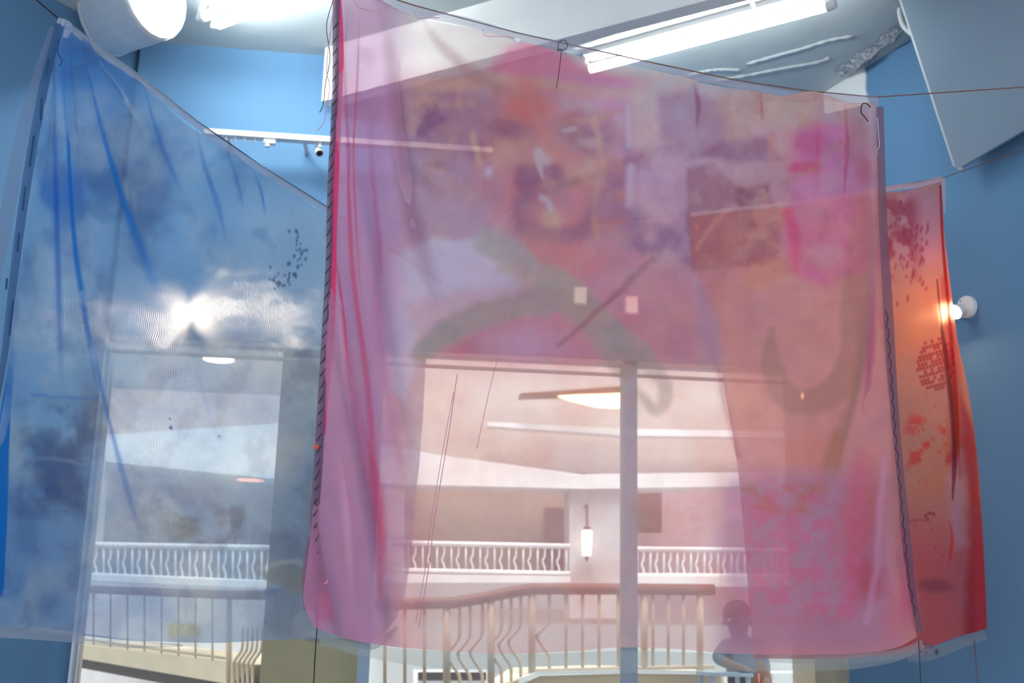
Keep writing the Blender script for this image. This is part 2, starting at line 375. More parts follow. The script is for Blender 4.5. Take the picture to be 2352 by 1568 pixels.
pp('trim_16', 11.95, [(880, 1316), (1310, 1322), (1310, 1338), (880, 1338)], 0.3, M['awhite'], 'white balcony edge under the middle railing')
railing('balcony_railing', 'white upper balcony railing right of the middle mullion', 12.0, [(1425, 1260), (1830, 1264)], [(1425, 1320), (1830, 1322)],
        [1432+i*15.5 for i in range(26)], M['awhite'], M['awhite'], 0.026, 0.02, wavy=(4, 2, (1,)), thick=0.022)
pp('trim_17', 11.95, [(1425, 1322), (1830, 1324), (1830, 1346), (1425, 1346)], 0.3, M['awhite'], 'white balcony edge under the right railing')

railing('stair_railing', 'cream stair railing with dark brown handrail and bent bars', 9.0,
        [(860, 1388), (930, 1386), (1040, 1384), (1100, 1375), (1160, 1362), (1225, 1352), (1400, 1352), (1640, 1354)],
        [(860, 1590), (1090, 1590), (1180, 1566), (1232, 1540), (1440, 1534), (1640, 1530)],
        [884, 930, 975, 1056, 1080, 1108, 1152, 1174, 1196, 1262, 1300, 1338, 1376, 1420, 1500, 1535, 1570], M['wood'], M['railc'], 0.045, 0.018,
        wavy=(26, 17, (3, 4, 5, 6, 7, 8, 9)), posts=((1026, 1384, 1600), (1128, 1372, 1600), (1222, 1352, 1550), (1480, 1354, 1545), (1608, 1354, 1545)), thick=0.026)
pp('stair_landing', 8.95, [(1226, 1548), (1440, 1541), (1662, 1545), (1662, 1640), (1120, 1640), (1150, 1600)], 1.6, M['cream'], 'cream fascia of the raised landing under stair railing', None, 'landing')
pp('trim_18', 8.90, [(1190, 1558), (1232, 1543), (1440, 1537), (1660, 1541), (1660, 1549), (1440, 1546), (1240, 1552), (1195, 1572)], 0.05, M['awhite'], 'white nosing along the landing edge')

# left landing: fascia runs away to the left
PLn = vplane((178, 1500), 10.6, (590, 1540), 8.6)
pts = [PLn.hit(*p) for p in ((120, 1473), (585, 1526), (528, 1572), (500, 1566), (178, 1511), (120, 1500))]
lroot = empty('stair_landing', 'cream sloping landing edge below the blue cloth', 'landing')
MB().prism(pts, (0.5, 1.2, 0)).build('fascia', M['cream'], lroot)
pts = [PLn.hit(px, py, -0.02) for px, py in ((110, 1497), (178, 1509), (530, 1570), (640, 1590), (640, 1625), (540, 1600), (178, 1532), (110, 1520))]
MB().prism(pts, (0.5, 1.2, 0)).build('underside_shade', M['dark'], lroot)  # dark brown strip stands in for the shade beneath the fascia
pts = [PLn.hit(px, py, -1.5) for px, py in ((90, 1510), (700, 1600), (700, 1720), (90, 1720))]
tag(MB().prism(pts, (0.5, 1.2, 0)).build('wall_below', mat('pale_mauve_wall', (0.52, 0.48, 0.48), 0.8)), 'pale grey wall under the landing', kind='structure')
rl = empty('landing_railing', 'thin cream landing railing below the blue cloth hem', 'railing')
MB().tube([PLn.hit(190, 1352), PLn.hit(528, 1366), PLn.hit(612, 1366)], 0.035, 8).build('handrail', M['wood'], rl, True)
MB().tube([PLn.hit(178, 1466), PLn.hit(525, 1512)], 0.010, 6).build('bottom_rail', M['railc'], rl, True)
for i in range(9):
    x = 215+i*39.0
    MB().tube([PLn.hit(x, 1354+i), PLn.hit(x, 1480+i*5.2)], 0.008, 6).build('baluster', M['railc'], rl, True)
MB().tube([PLn.hit(526, 1366), PLn.hit(526, 1585)], 0.022, 8).build('newel_post', M['railc'], rl, True)
for k in range(5):
    x = 536+k*11
    q = [PLn.hit(*p, 0.02) for p in crom([(x+22, 1440), (x+20, 1490), (x+6, 1512), (x, 1530), (x, 1600)], 16)]
    MB().tube(q, 0.011, 6).build('baluster', M['railc'], rl, True)
pp('wall_sign', 12.0, [(950, 1538), (1124, 1538), (1124, 1568), (950, 1568)], 0.03, M['awhite'], 'white framed dark strip on the wall behind stair railing', None, 'sign')
pp('strip', 11.98, [(960, 1543), (1117, 1543), (1117, 1562), (960, 1562)], 0.02, M['dark'], parent=bpy.data.objects['wall_sign'])
pp('low_cabinet', 9.6, [(1775, 1545), (1876, 1545), (1876, 1700), (1775, 1700)], 0.4, mat('pale_green_white', (0.50, 0.53, 0.51), 0.6), 'pale grey cabinet behind the beige column', None, 'cabinet')

pp('wall_notice', 15.45, [(388, 1432), (456, 1434), (456, 1464), (388, 1462)], 0.03, M['yellow'], 'yellow notice on the white wall beyond the blue hem', None, 'notice')
# lamps in the atrium
def disc_light(name, y, px, py, r, m, label):
    c = YP(y).hit(px, py); root = empty(name, label, 'ceiling light')
    MB().lathe(c, (0, 0, 1), [(0, r), (0.012, r)], 32).build('lens', m, root)
    MB().lathe(c, (0, 0, 1), [(0.004, r*1.12), (0.05, r*1.12)], 32).build('rim', M['metal_w'], root)
    return c[2]+0.05
zt = disc_light('downlight', 9.0, 502, 826, 0.115, M['down'], 'oval glowing downlight under the starry lamp in blue cloth')
disc_light('downlight', 12.7, 575, 1103, 0.14, M['downr'], 'amber downlight under the white floor edge')
x9 = YP(9.0).hit(640, 826)[0]
z2 = disc_light('downlight', 9.0*(zt-0.05-1.5)/(YP(9.0).hit(234, 815)[2]-1.5), 234, 815, 0.035, M['down'], 'tiny downlight at the left of blue cloth')
MB().box(((x9-6)/2, 9.3, zt+0.1), ((x9+6)/2, 0, 0), (0, 1.3, 0), (0, 0, 0.1)).build('ceiling_atrium', M['awhite'])
tag(bpy.data.objects['ceiling_atrium'], 'white soffit with downlights just beyond the glass', kind='structure')
c = YP(12.45).hit(1348, 1247); root = empty('pendant_lamp', 'glowing cylinder pendant lamp beside the white pier', 'lamp')
MB().lathe(c, (0, 0, 1), [(-0.135, 0.034), (-0.12, 0.048), (0.12, 0.056), (0.135, 0.036)], 20).build('glass_shade', M['pend'], root, True)
MB().lathe(c, (0, 0, 1), [(0.135, 0.036), (0.175, 0.036), (0.175, 0.014), (0.42, 0.014)], 14).build('stem', M['wood'], root)
MB().box(c+np.array([0, 0.07, 0.40]), (0.012, 0, 0), (0, 0.08, 0), (0, 0, 0.012)).build('wall_arm', M['wood'], root)
MB().lathe(c, (0, 0, 1), [(-0.19, 0.014), (-0.135, 0.026)], 14).build('finial', M['wood'], root)
pp('cove_lamp', 13.3, [(1282, 908), (1330, 905), (1425, 902), (1425, 936), (1370, 933), (1310, 918)], 0.08, M['cove'], 'pale yellow glowing wedge lamp high in the atrium', None, 'lamp')

# ------------------------------------------------------------------ person
def person():
    P = YP(8.55); g = lambda x, y, o=0.0: P.hit(x, y)+np.array([0, o, 0])
    root = empty('person', 'person in slate blue shirt leaning on an elbow beyond the glass', 'person')
    J = {'pelvis': (g(1722, 1560), 0.15), 'belly': (g(1714, 1530), 0.145), 'chest': (g(1706, 1494), 0.16), 'neckbase': (g(1700, 1468), 0.075),
         'neck': (g(1698, 1455), 0.058), 'jaw': (g(1696, 1444), 0.082), 'crown': (g(1695, 1418), 0.098),
         'rsh': (g(1668, 1480), 0.062), 'relb': (g(1640, 1512, -0.05), 0.045), 'rwri': (g(1672, 1530, -0.22), 0.033), 'rpalm': (g(1684, 1534, -0.28), 0.034),
         'lsh': (g(1740, 1482, 0.1), 0.062), 'lelb': (g(1762, 1526, 0.05), 0.046), 'lwri': (g(1748, 1562, -0.1), 0.034), 'lpalm': (g(1744, 1574, -0.16), 0.034),
         'rhip': (g(1704, 1582), 0.11), 'rknee': (g(1700, 1720), 0.075), 'rank': (g(1702, 1862), 0.045), 'rtoe': (g(1700, 1874, -0.2), 0.04),
         'lhip': (g(1742, 1582), 0.11), 'lknee': (g(1746, 1720), 0.075), 'lank': (g(1748, 1862), 0.045), 'ltoe': (g(1750, 1874, -0.2), 0.04)}
    E = [('pelvis', 'belly'), ('belly', 'chest'), ('chest', 'neckbase'), ('neckbase', 'neck'), ('neck', 'jaw'), ('jaw', 'crown'), ('chest', 'rsh'), ('rsh', 'relb'), ('relb', 'rwri'), ('rwri', 'rpalm'),
         ('chest', 'lsh'), ('lsh', 'lelb'), ('lelb', 'lwri'), ('lwri', 'lpalm'), ('pelvis', 'rhip'), ('rhip', 'rknee'), ('rknee', 'rank'), ('rank', 'rtoe'),
         ('pelvis', 'lhip'), ('lhip', 'lknee'), ('lknee', 'lank'), ('lank', 'ltoe')]
    for s, a in (('r', 'rpalm'), ('l', 'lpalm')):
        pa, pw = J[a][0], J[s+'wri'][0]; d = (pa-pw)/np.linalg.norm(pa-pw); sd = np.cross(d, [0, 0, 1.0]); sd /= np.linalg.norm(sd)
        for k in range(4):
            b = pa+d*0.03+sd*(k-1.5)*0.02; t = b+d*(0.045, 0.055, 0.05, 0.04)[k]+np.array([0, 0, -0.012])
            J[s+'f%da' % k] = (b, 0.011); J[s+'f%db' % k] = (t, 0.009); E += [(a, s+'f%da' % k), (s+'f%da' % k, s+'f%db' % k)]
        b = pa-sd*0.035; J[s+'ta'] = (b, 0.012); J[s+'tb'] = (b+d*0.03-sd*0.012, 0.010); E += [(a, s+'ta'), (s+'ta', s+'tb')]
    names = list(J); idx = {n: i for i, n in enumerate(names)}
    me = bpy.data.meshes.new('body'); me.from_pydata([tuple(J[n][0]) for n in names], [(idx[a], idx[b]) for a, b in E], [])
    o = bpy.data.objects.new('body', me); COL.objects.link(o); o.parent = root
    sk = o.modifiers.new('skin', 'SKIN')
    for i, n in enumerate(names): me.skin_vertices[0].data[i].radius = (J[n][1], J[n][1])
    me.skin_vertices[0].data[0].use_root = True
    sub = o.modifiers.new('sub', 'SUBSURF'); sub.levels = 2; sub.render_levels = 2
    dg = bpy.context.evaluated_depsgraph_get(); ev = o.evaluated_get(dg); nm = bpy.data.meshes.new_from_object(ev)
    o.modifiers.clear(); o.data = nm; nm.name = 'body'
    for m in (M['skin'], M['shirt'], M['navy'], M['hair']): nm.materials.append(m)
    zc, zw = J['neckbase'][0][2], J['pelvis'][0][2]; wr = [J['rwri'][0], J['lwri'][0]]
    for p in nm.polygons:
        c = np.array(p.center); p.use_smooth = True
        if c[2] > zc: p.material_index = 0
        elif c[2] < zw+0.03: p.material_index = 2
        else: p.material_index = 1
        if min(np.linalg.norm(c-q) for q in wr) < 0.13 and c[1] < 8.48: p.material_index = 0
    hd = J['crown'][0]
    # hair cap, ears, nose, eyes, mouth
    mb = MB(); n = 16; v = []; f = []
    for i in range(9):
        th = math.pi*0.60*i/8
        for j in range(n):
            a = 2*math.pi*j/n; rr = 0.112*math.sin(th); fr = 1.0 if math.sin(a) > -0.3 else 0.93
            v.append(hd+np.array([rr*math.cos(a)*0.92, rr*math.sin(a)*1.08*fr+0.015, 0.105*math.cos(th)+0.025]))
    f = [(i*n+j, i*n+(j+1) % n, (i+1)*n+(j+1) % n, (i+1)*n+j) for i in range(8) for j in range(n)]
    mb.add(v, f).build('hair', M['hair'], root, True)
    for s in (-1, 1): MB().lathe(hd+np.array([s*0.092, 0.0, -0.03]), (s, 0, 0), [(-0.01, 0.02), (0.012, 0.032), (0.018, 0.018)], 12).build('ear', M['skin'], root, True)
    MB().lathe(hd+np.array([0, -0.112, -0.035]), (0, -1, -0.3), [(-0.02, 0.022), (0.015, 0.014), (0.022, 0.006)], 10).build('nose', M['skin'], root, True)
    for s in (-1, 1): MB().lathe(hd+np.array([s*0.035, -0.088, -0.005]), (0, -1, 0), [(-0.01, 0.012), (0.006, 0.013), (0.012, 0.005)], 10).build('eye', M['hair'], root, True)
    MB().tube([hd+np.array([x, -0.088+abs(x)*.3, -0.085]) for x in (-0.03, -0.01, 0.01, 0.03)], 0.006, 6).build('mouth', M['wood'], root, True)
    MB().tube([g(1726, 1545, -0.165), g(1727, 1575, -0.17), g(1728, 1610, -0.15)], 0.006, 6).build('cord', M['orange'], root, True)
person()
# chest-high table the person leans on
c = YP(8.28).hit(1668, 1541); root = empty('leaning_table', 'pale blue leaning table in front of the person', 'table')
tm = mat('pale_blue_top', (0.36, 0.46, 0.58), 0.4)
MB().box(c+np.array([0, 0.05, -0.02]), (0.16, 0, 0), (0, 0.16, 0), (0, 0, 0.012)).build('table_top', tm, root)
for sx in (-1, 1):
    for sy in (-1, 1): MB().box((c[0]+sx*0.13, c[1]+0.05+sy*0.13, (c[2]-0.03)/2), (0.015, 0, 0), (0, 0.015, 0), (0, 0, (c[2]-0.03)/2)).build('leg', tm, root)

# ------------------------------------------------------------------ fixtures in the room
def fluoro(label, a, b, drop, ntube, px_gap):
    """batten lamp along the slanting direction; a, b: photo ends of the tube"""
    P = CP(drop); A = P.hit(*a); B = P.hit(*b); d = B-A; L = np.linalg.norm(d); d /= L
    s = np.array([-d[1], d[0], 0])
    if s[1] < 0: s = -s
    root = empty('fluorescent_lamp', label, 'ceiling lamp')
    mid = (A+B)/2
    for k in range(ntube):
        o = s*px_gap*k
        MB().tube([A+o+d*0.02, B+o-d*0.02], 0.028, 14).build('tube', M['tube' if ntube > 1 else 'tube1'], root, True)
        for q, sg in ((A+o, 1), (B+o, -1)):
            MB().lathe(q, d*sg, [(-0.03, 0.022), (0.0, 0.03), (0.025, 0.03)], 14).build('end_cap', M['metal_w'], root)
            MB().box(q+np.array([0, 0, 0.035])-d*sg*0.012, d*0.012, s*0.02, (0, 0, 0.055)).build('socket', M['metal_w'], root)
    cen = mid+s*px_gap*(ntube-1)/2
    MB().box(cen+np.array([0, 0, drop*0.5+0.035]), d*L*0.5, s*(0.05+px_gap*(ntube-1)/2), (0, 0, drop*0.5-0.04)).build('body', M['metal_w'], root)
    return root, A, B, d, s
fluoro('long single fluorescent tube above the pink cloth', (1348, 160), (1908, 12), 0.16, 1, 0.0)
fluoro('twin fluorescent tubes near the white duct', (497, 58), (800, -55), 0.14, 2, -0.11)
# second reflector trough with a small bracket beside the long tube
P = CP(0.05); pl = [P.hit(*p) for p in ((1290, 118), (1500, 52), (1760, -22), (1820, -12), (1500, 86), (1330, 132))]
root = empty('lamp_reflector', 'white reflector trough beside the long fluorescent tube', 'reflector')
MB().prism(pl, (0, 0, 0.05)).build('trough', M['metal_w'], root)
q = [P.hit(*p)+np.array([0, 0, -0.02]) for p in ((1722, -10), (1735, 14), (1742, 26))]
MB().tube(q, 0.012, 8).build('bracket', M['metal_w'], root)
c = CP(0.03).hit(1423, 39); o = MB().box(c, (0.018, 0.008, 0), (-0.008, 0.018, 0), (0, 0, 0.015)).build('ceiling_clip', M['metal_w']); tag(o, 'tiny white clip on the slate ceiling strip', 'clip')

# duct stub at the left
PLW = Plane((XL, YB+0.1, 0), (xn-XL, YN-YB-0.1, 0)); PLW.n = np.array([PLW.n[1], -PLW.n[0], 0])
c = YP(5.6).hit(352, -22); wp = PLW.hit(244, 34); ax = wp-c; ln = np.linalg.norm(ax)-0.03; ax /= np.linalg.norm(ax)
rad = np.linalg.norm(YP(5.6).hit(352, 87)-c)*0.95
nd = np.array([0.875, -0.485, 0.0]); bd = np.array([0.485, 0.875, 0.0]); zd = np.array([0, 0, 1.0])
ring = lambda k, o: [c+nd*o+ax*0+rad*k*(math.cos(t)*zd+math.sin(t)*bd) for t in np.linspace(0, 2*math.pi, 23)[:-1]]
root = empty('round_duct', 'white round duct stub by the left wall', 'duct')
MB().prism(ring(1.0, 0.0), ax*ln).build('casing', M['duct'], root)
MB().prism(ring(0.97, 0.004), nd*0.012).build('end_disc', M['metal_w'], root)
MB().prism([p+ax*(ln-0.05) for p in ring(1.03, 0.0)], ax*0.05).build('collar', M['duct'], root)

# suspended board at the right
C0 = PR.hit(2195, 391, 0.14); A0 = PR.hit(2045, -70, 0.50); B0 = PR.hit(2440, 247, 0.14)
nrm = np.cross(A0-C0, B0-C0); nrm /= np.linalg.norm(nrm); nrm = nrm if np.dot(nrm, CAM-C0) < 0 else -nrm
ea, eb = A0-C0, B0-C0; la, lb = np.linalg.norm(ea), np.linalg.norm(eb); ea, eb = ea/la, eb/lb
pl = []
for k in range(6):
    t = k/5*math.pi/2; r = 0.035
    pl.append(C0+ea*r*(1-math.sin(t))+eb*r*(1-math.cos(t)))
pl += [C0+eb*lb, C0+ea*la+eb*lb, C0+ea*la]
root = empty('suspended_board', 'big pale grey board tilted under the ceiling at right', 'board')
MB().prism(pl, nrm*0.035).build('board', M['panelg'], root)
mb = MB(); mb.tube([C0+eb*0.03+nrm*0.017]+[C0+ea*0.03+nrm*0.017, C0+ea*la*0.5+nrm*0.017, C0+ea*la+nrm*0.017], 0.0185, 8); mb.build('edge_trim', M['metal_w'], root, True)
for t in (0.55, 0.9):
    q = C0+ea*la*t+eb*lb*0.5+nrm*0.03; MB().tube([q, np.array([q[0], q[1], zc(q[0])])], 0.01, 6).build('hanger_rod', M['metal_w'], root)
lp = [PR.hit(*p, 0.30) for p in crom([(2078, -20), (2068, 10), (2069, 40), (2078, 62), (2096, 78), (2110, 84)], 20)]
o = MB().tube(lp, 0.016, 10).build('rope_loop', M['rope'], smooth=True); tag(o, 'white rope loop hanging behind the grey board edge', 'rope')

# wall lamps
def wall_lamp(label, base, n, bulb, rad, m):
    root = empty('wall_lamp', label, 'lamp'); n = np.array(n, float); n /= np.linalg.norm(n)
    plate = MB().lathe(base, n, [(0, rad*0.97), (0.006, rad), (0.028, rad), (0.034, rad*0.96)], 36).build('base_plate', M['metal_w'], root)
    for a in (0.6, 2.2):
        q = base+n*0.034+np.array([0, 0, rad*0.75*math.cos(a)])+np.cross(n, [0, 0, 1.0])*rad*0.75*math.sin(a)
        MB().lathe(q, n, [(0, 0.004), (0.002, 0.004)], 8).build('screw', M['thread'], plate)
    b = np.array(bulb); d = b-(base+n*0.03); L = np.linalg.norm(d)
    hold = MB().tube([base+n*0.03, base+n*0.03+d*0.7], 0.014, 12).build('holder', M['metal_w'], root)
    MB().lathe(b-d/L*0.012, d, [(-0.036, 0.014), (-0.030, 0.026), (0.014, 0.038), (0.032, 0.040), (0.032, 0.038), (0.014, 0.036), (-0.028, 0.024)], 18).build('added_shield_cup', M['metal_w'], root, True)  # cup added around the bulb to keep its light off the wall
    MB().lathe(b, d, [(-0.028, 0.012), (-0.018, 0.022), (0, 0.027), (0.018, 0.020), (0.026, 0.006)], 16).build('bulb', m, hold, True)
base = PR.hit(2226, 706); bulb = base+PR.off(0.085)+np.array([0, 0, -0.03])
wall_lamp('round white wall lamp with bare bulb beside the red cloth', base, PR.off(1.0), bulb, 0.062, M['bulb'])
base = PB.hit(446, 722); bulb = base+np.array([0, -0.10, -0.025])
wall_lamp('wall lamp shining starlike through the blue cloth', base, (0, -1, 0), bulb, 0.062, M['bulb2'])
for px, lab in ((1330, 'left of two small pale wall boxes behind green collar'), (1447, 'right of two small pale wall boxes, further from green collar')):
    py = 685 if px == 1330 else 706
    a = PB.hit(px-15, py-22); b = PB.hit(px+15, py+22); cc = (a+b)/2
    root = empty('wall_box', lab, 'wall box')
    MB().box(cc+np.array([0, -0.03, 0]), ((b[0]-a[0])/2, 0, 0), (0, 0.03, 0), (0, 0, abs(a[2]-b[2])/2)).build('housing', M['metal_w'], root)
    MB().box(cc+np.array([0, -0.062, 0]), ((b[0]-a[0])/2*0.8, 0, 0), (0, 0.003, 0), (0, 0, abs(a[2]-b[2])/2*0.8)).build('lens', emis('soft_lens', (1, 0.95, 0.85), 0.5), root)

# track rail on the back wall
Pt = YP(YB-0.22); root = empty('track_rail', 'white lighting track along the upper blue wall', 'track')
a = Pt.hit(470, 303); b = Pt.hit(1130, 352); zz = (Pt.hit(600, 313)[2])
MB().box(((a[0]+b[0])/2, YB-0.22, zz), ((b[0]-a[0])/2, 0, 0), (0, 0.03, 0), (0, 0, 0.017)).build('rail', M['metal_w'], root)
for px in (520, 700, 1000):
    x = Pt.hit(px, 310)[0]; MB().box((x, YB-0.11, zz+0.005), (0.012, 0, 0), (0, 0.11, 0), (0, 0, 0.008)).build('wall_bracket', M['metal_w'], root)
for i, px in enumerate((520, 541, 562, 585)):
    x = Pt.hit(px, 318)[0]; o = MB().lathe((x, YB-0.22, zz-0.017), (0, 0, -1), [(0, 0.005), (0.012, 0.006), (0.02, 0.010), (0.026, 0.006)], 10).build('track_clip', M['metal_w'])
    tag(o, ('leftmost', 'second', 'third', 'rightmost')[i]+' of four small white clips on the track', 'clip', 'clips on the lighting track')
x = Pt.hit(620, 322)[0]; root = empty('track_adapter', 'white box adapter hanging from the lighting track', 'adapter')
MB().box((x, YB-0.22, zz-0.032), (0.035, 0, 0), (0, 0.02, 0), (0, 0, 0.015)).build('housing', M['metal_w'], root)
MB().box((x-0.012, YB-0.22, zz-0.055), (0.014, 0, 0), (0, 0.015, 0), (0, 0, 0.010)).build('plug', M['metal_w'], root)
x = Pt.hit(735, 335)[0]; root = empty('track_spotlight', 'white spotlight on the track beside the pink cloth', 'spotlight')
MB().lathe((x, YB-0.22, zz-0.017), (0, 0, -1), [(0, 0.012), (0.03, 0.012)], 10).build('stem', M['metal_w'], root)
MB().lathe((x-0.01, YB-0.19, zz-0.055), (0.25, -0.5, -0.7), [(-0.035, 0.018), (0, 0.024), (0.035, 0.026)], 16).build('head', M['metal_w'], root)
MB().lathe((x-0.01, YB-0.19, zz-0.055), (0.25, -0.5, -0.7), [(0.030, 0.020), (0.0365, 0.020)], 16).build('lens', M['thread'], root)

# ------------------------------------------------------------------ cloth
rs = np.random.RandomState(11)
def vnoise(x, y, s, seed=0, octaves=4):
    """value noise 0..1 on arrays"""
    out = np.zeros_like(x); amp, tot = 1.0, 0.0
    for o in range(octaves):
        g = np.random.RandomState(seed*17+o).rand(64, 64); fx, fy = x/s, y/s
        ix, iy = np.floor(fx).astype(int), np.floor(fy).astype(int); tx, ty = fx-ix, fy-iy
        tx, ty = tx*tx*(3-2*tx), ty*ty*(3-2*ty); a = lambda i, j: g[(ix+i) % 64, (iy+j) % 64]
        out += amp*((a(0, 0)*(1-tx)+a(1, 0)*tx)*(1-ty)+(a(0, 1)*(1-tx)+a(1, 1)*tx)*ty); tot += amp; amp *= 0.5; s = s/2.03
    return out/tot
def sstep(e0, e1, x):
    t = np.clip((x-e0)/(e1-e0), 0, 1); return t*t*(3-2*t)
class Paint:
    """dye of one cloth, laid on in strokes; colours as they look in front of the blue wall"""
    BG = np.array([0.09, 0.25, 0.50]); more = 0.0
    def __init__(s, x, y, col, d, L=0.8):
        s.x, s.y = x, y; s.L = L; s.cache = {}; [s.wob(1, 0, k) for k in range(4)]; s.D = np.full(x.shape, float(d)); s.C = np.tile(s.pig(col, d), (len(x), 1))
    def pig(s, col, d):
        return np.clip((lin(col)-(1-d)*s.BG*0.9)/(d*s.L), 0.004, 0.95)
    gain = 1.0; blur = 1.0
    def put(s, mask, col, d, a=1.0):
        w = np.clip(mask*a*s.gain, 0, 1); d = d+s.more; s.C += (s.pig(col, d)-s.C)*w[:, None]; s.D += (d-s.D)*w
    def wob(s, amp, sc=60, seed=1):
        k = seed % 4
        if k not in s.cache: s.cache[k] = ((vnoise(s.x, s.y, 48, k, 3)-0.5)*2, (vnoise(s.x+371, s.y+91, 48, k+5, 3)-0.5)*2)
        a, b = s.cache[k]; return a*amp, b*amp
    def near(s, x0, x1, y0, y1, m):
        i = np.nonzero((s.x > x0-m) & (s.x < x1+m) & (s.y > y0-m) & (s.y < y1+m))[0]; q = Paint.__new__(Paint)
        q.x, q.y, q.L, q.D, q.C = s.x[i], s.y[i], s.L, s.D[i], s.C[i]; q.gain = s.gain; q.more = s.more; q.blur = s.blur; q.cache = {k: (a[i], b[i]) for k, (a, b) in s.cache.items()}
        return i, q
    def back(s, i, q): s.C[i] = q.C; s.D[i] = q.D
    def ell(s, cx, cy, rx, ry, *a, **k):
        m = max(rx, ry)*1.4; wb = k.get('wob', a[5] if len(a) > 5 else 10); i, q = s.near(cx-m, cx+m, cy-m, cy+m, wb+4); q.ell_(cx, cy, rx, ry, *a, **k); s.back(i, q)
    def line(s, pts, w, *a, **k):
        p = np.array(pts, float); i, q = s.near(p[:, 0].min(), p[:, 0].max(), p[:, 1].min(), p[:, 1].max(), 60+np.max(w)); q.line_(pts, w, *a, **k); s.back(i, q)
    def poly(s, pts, *a, **k):
        p = np.array(pts, float); i, q = s.near(p[:, 0].min(), p[:, 0].max(), p[:, 1].min(), p[:, 1].max(), 50); q.poly_(pts, *a, **k); s.back(i, q)
    def ell_(s, cx, cy, rx, ry, col, d=0.62, a=1.0, soft=0.5, rot=0, wob=10, seed=1):
        wx, wy = s.wob(wob, 50, seed); dx, dy = s.x+wx-cx, s.y+wy-cy; c, q = math.cos(math.radians(rot)), math.sin(math.radians(rot))
        e = np.sqrt(((dx*c+dy*q)/rx)**2+((-dx*q+dy*c)/ry)**2); s.put(1-sstep(1-min(0.95, soft*s.blur), 1+soft*0.6*s.blur, e), col, d, a)
    def line_(s, pts, w, col, d=0.62, a=1.0, soft=6, wob=5, seed=2):
        wx, wy = s.wob(wob, 45, seed); X, Y = s.x+wx, s.y+wy; p = crom(pts, max(8, 6*len(pts))); best = np.full(X.shape, 1e9)
        ws = np.interp(np.linspace(0, 1, len(p)), np.linspace(0, 1, len(w)), w) if hasattr(w, '__len__') else np.full(len(p), w)
        for i in range(len(p)-1):
            v = p[i+1]-p[i]; t = np.clip(((X-p[i, 0])*v[0]+(Y-p[i, 1])*v[1])/(v@v+1e-9), 0, 1)
            best = np.minimum(best, np.hypot(X-p[i, 0]-t*v[0], Y-p[i, 1]-t*v[1])-(ws[i]*(1-t)+ws[i+1]*t)/2)
        s.put(1-sstep(-soft*s.blur, soft*s.blur, best), col, d, a)
    def poly_(s, pts, col, d=0.62, a=1.0, soft=8, wob=6, seed=3):
        wx, wy = s.wob(wob, 45, seed); X, Y = s.x+wx, s.y+wy; p = np.array(pts, float); ins = np.zeros(X.shape, bool); best = np.full(X.shape, 1e9)
        for i in range(len(p)):
            a0, b0 = p[i-1], p[i]; v = b0-a0; t = np.clip(((X-a0[0])*v[0]+(Y-a0[1])*v[1])/(v@v), 0, 1)
            best = np.minimum(best, np.hypot(X-a0[0]-t*v[0], Y-a0[1]-t*v[1]))
            if v[1] != 0: ins ^= ((a0[1] > Y) != (b0[1] > Y)) & (X < v[0]*(Y-a0[1])/v[1]+a0[0])
        s.put(1-sstep(-soft*s.blur, soft*s.blur, np.where(ins, -best, best)), col, d, a)
    def mottle(s, mask, col, d, sc, lo, hi, seed, a=1.0):
        i = np.nonzero(mask > 0)[0]; m = np.zeros_like(s.x); m[i] = mask[i]*sstep(lo-0.06, hi+0.06, vnoise(s.x[i], s.y[i], sc, seed, 5)); s.put(m, col, d, a)
    def soft_box(s, x0, x1, y0, y1, f=25):
        return sstep(x0-f, x0+f, s.x)*(1-sstep(x1-f, x1+f, s.x))*sstep(y0-f, y0+f, s.y)*(1-sstep(y1-f, y1+f, s.y))

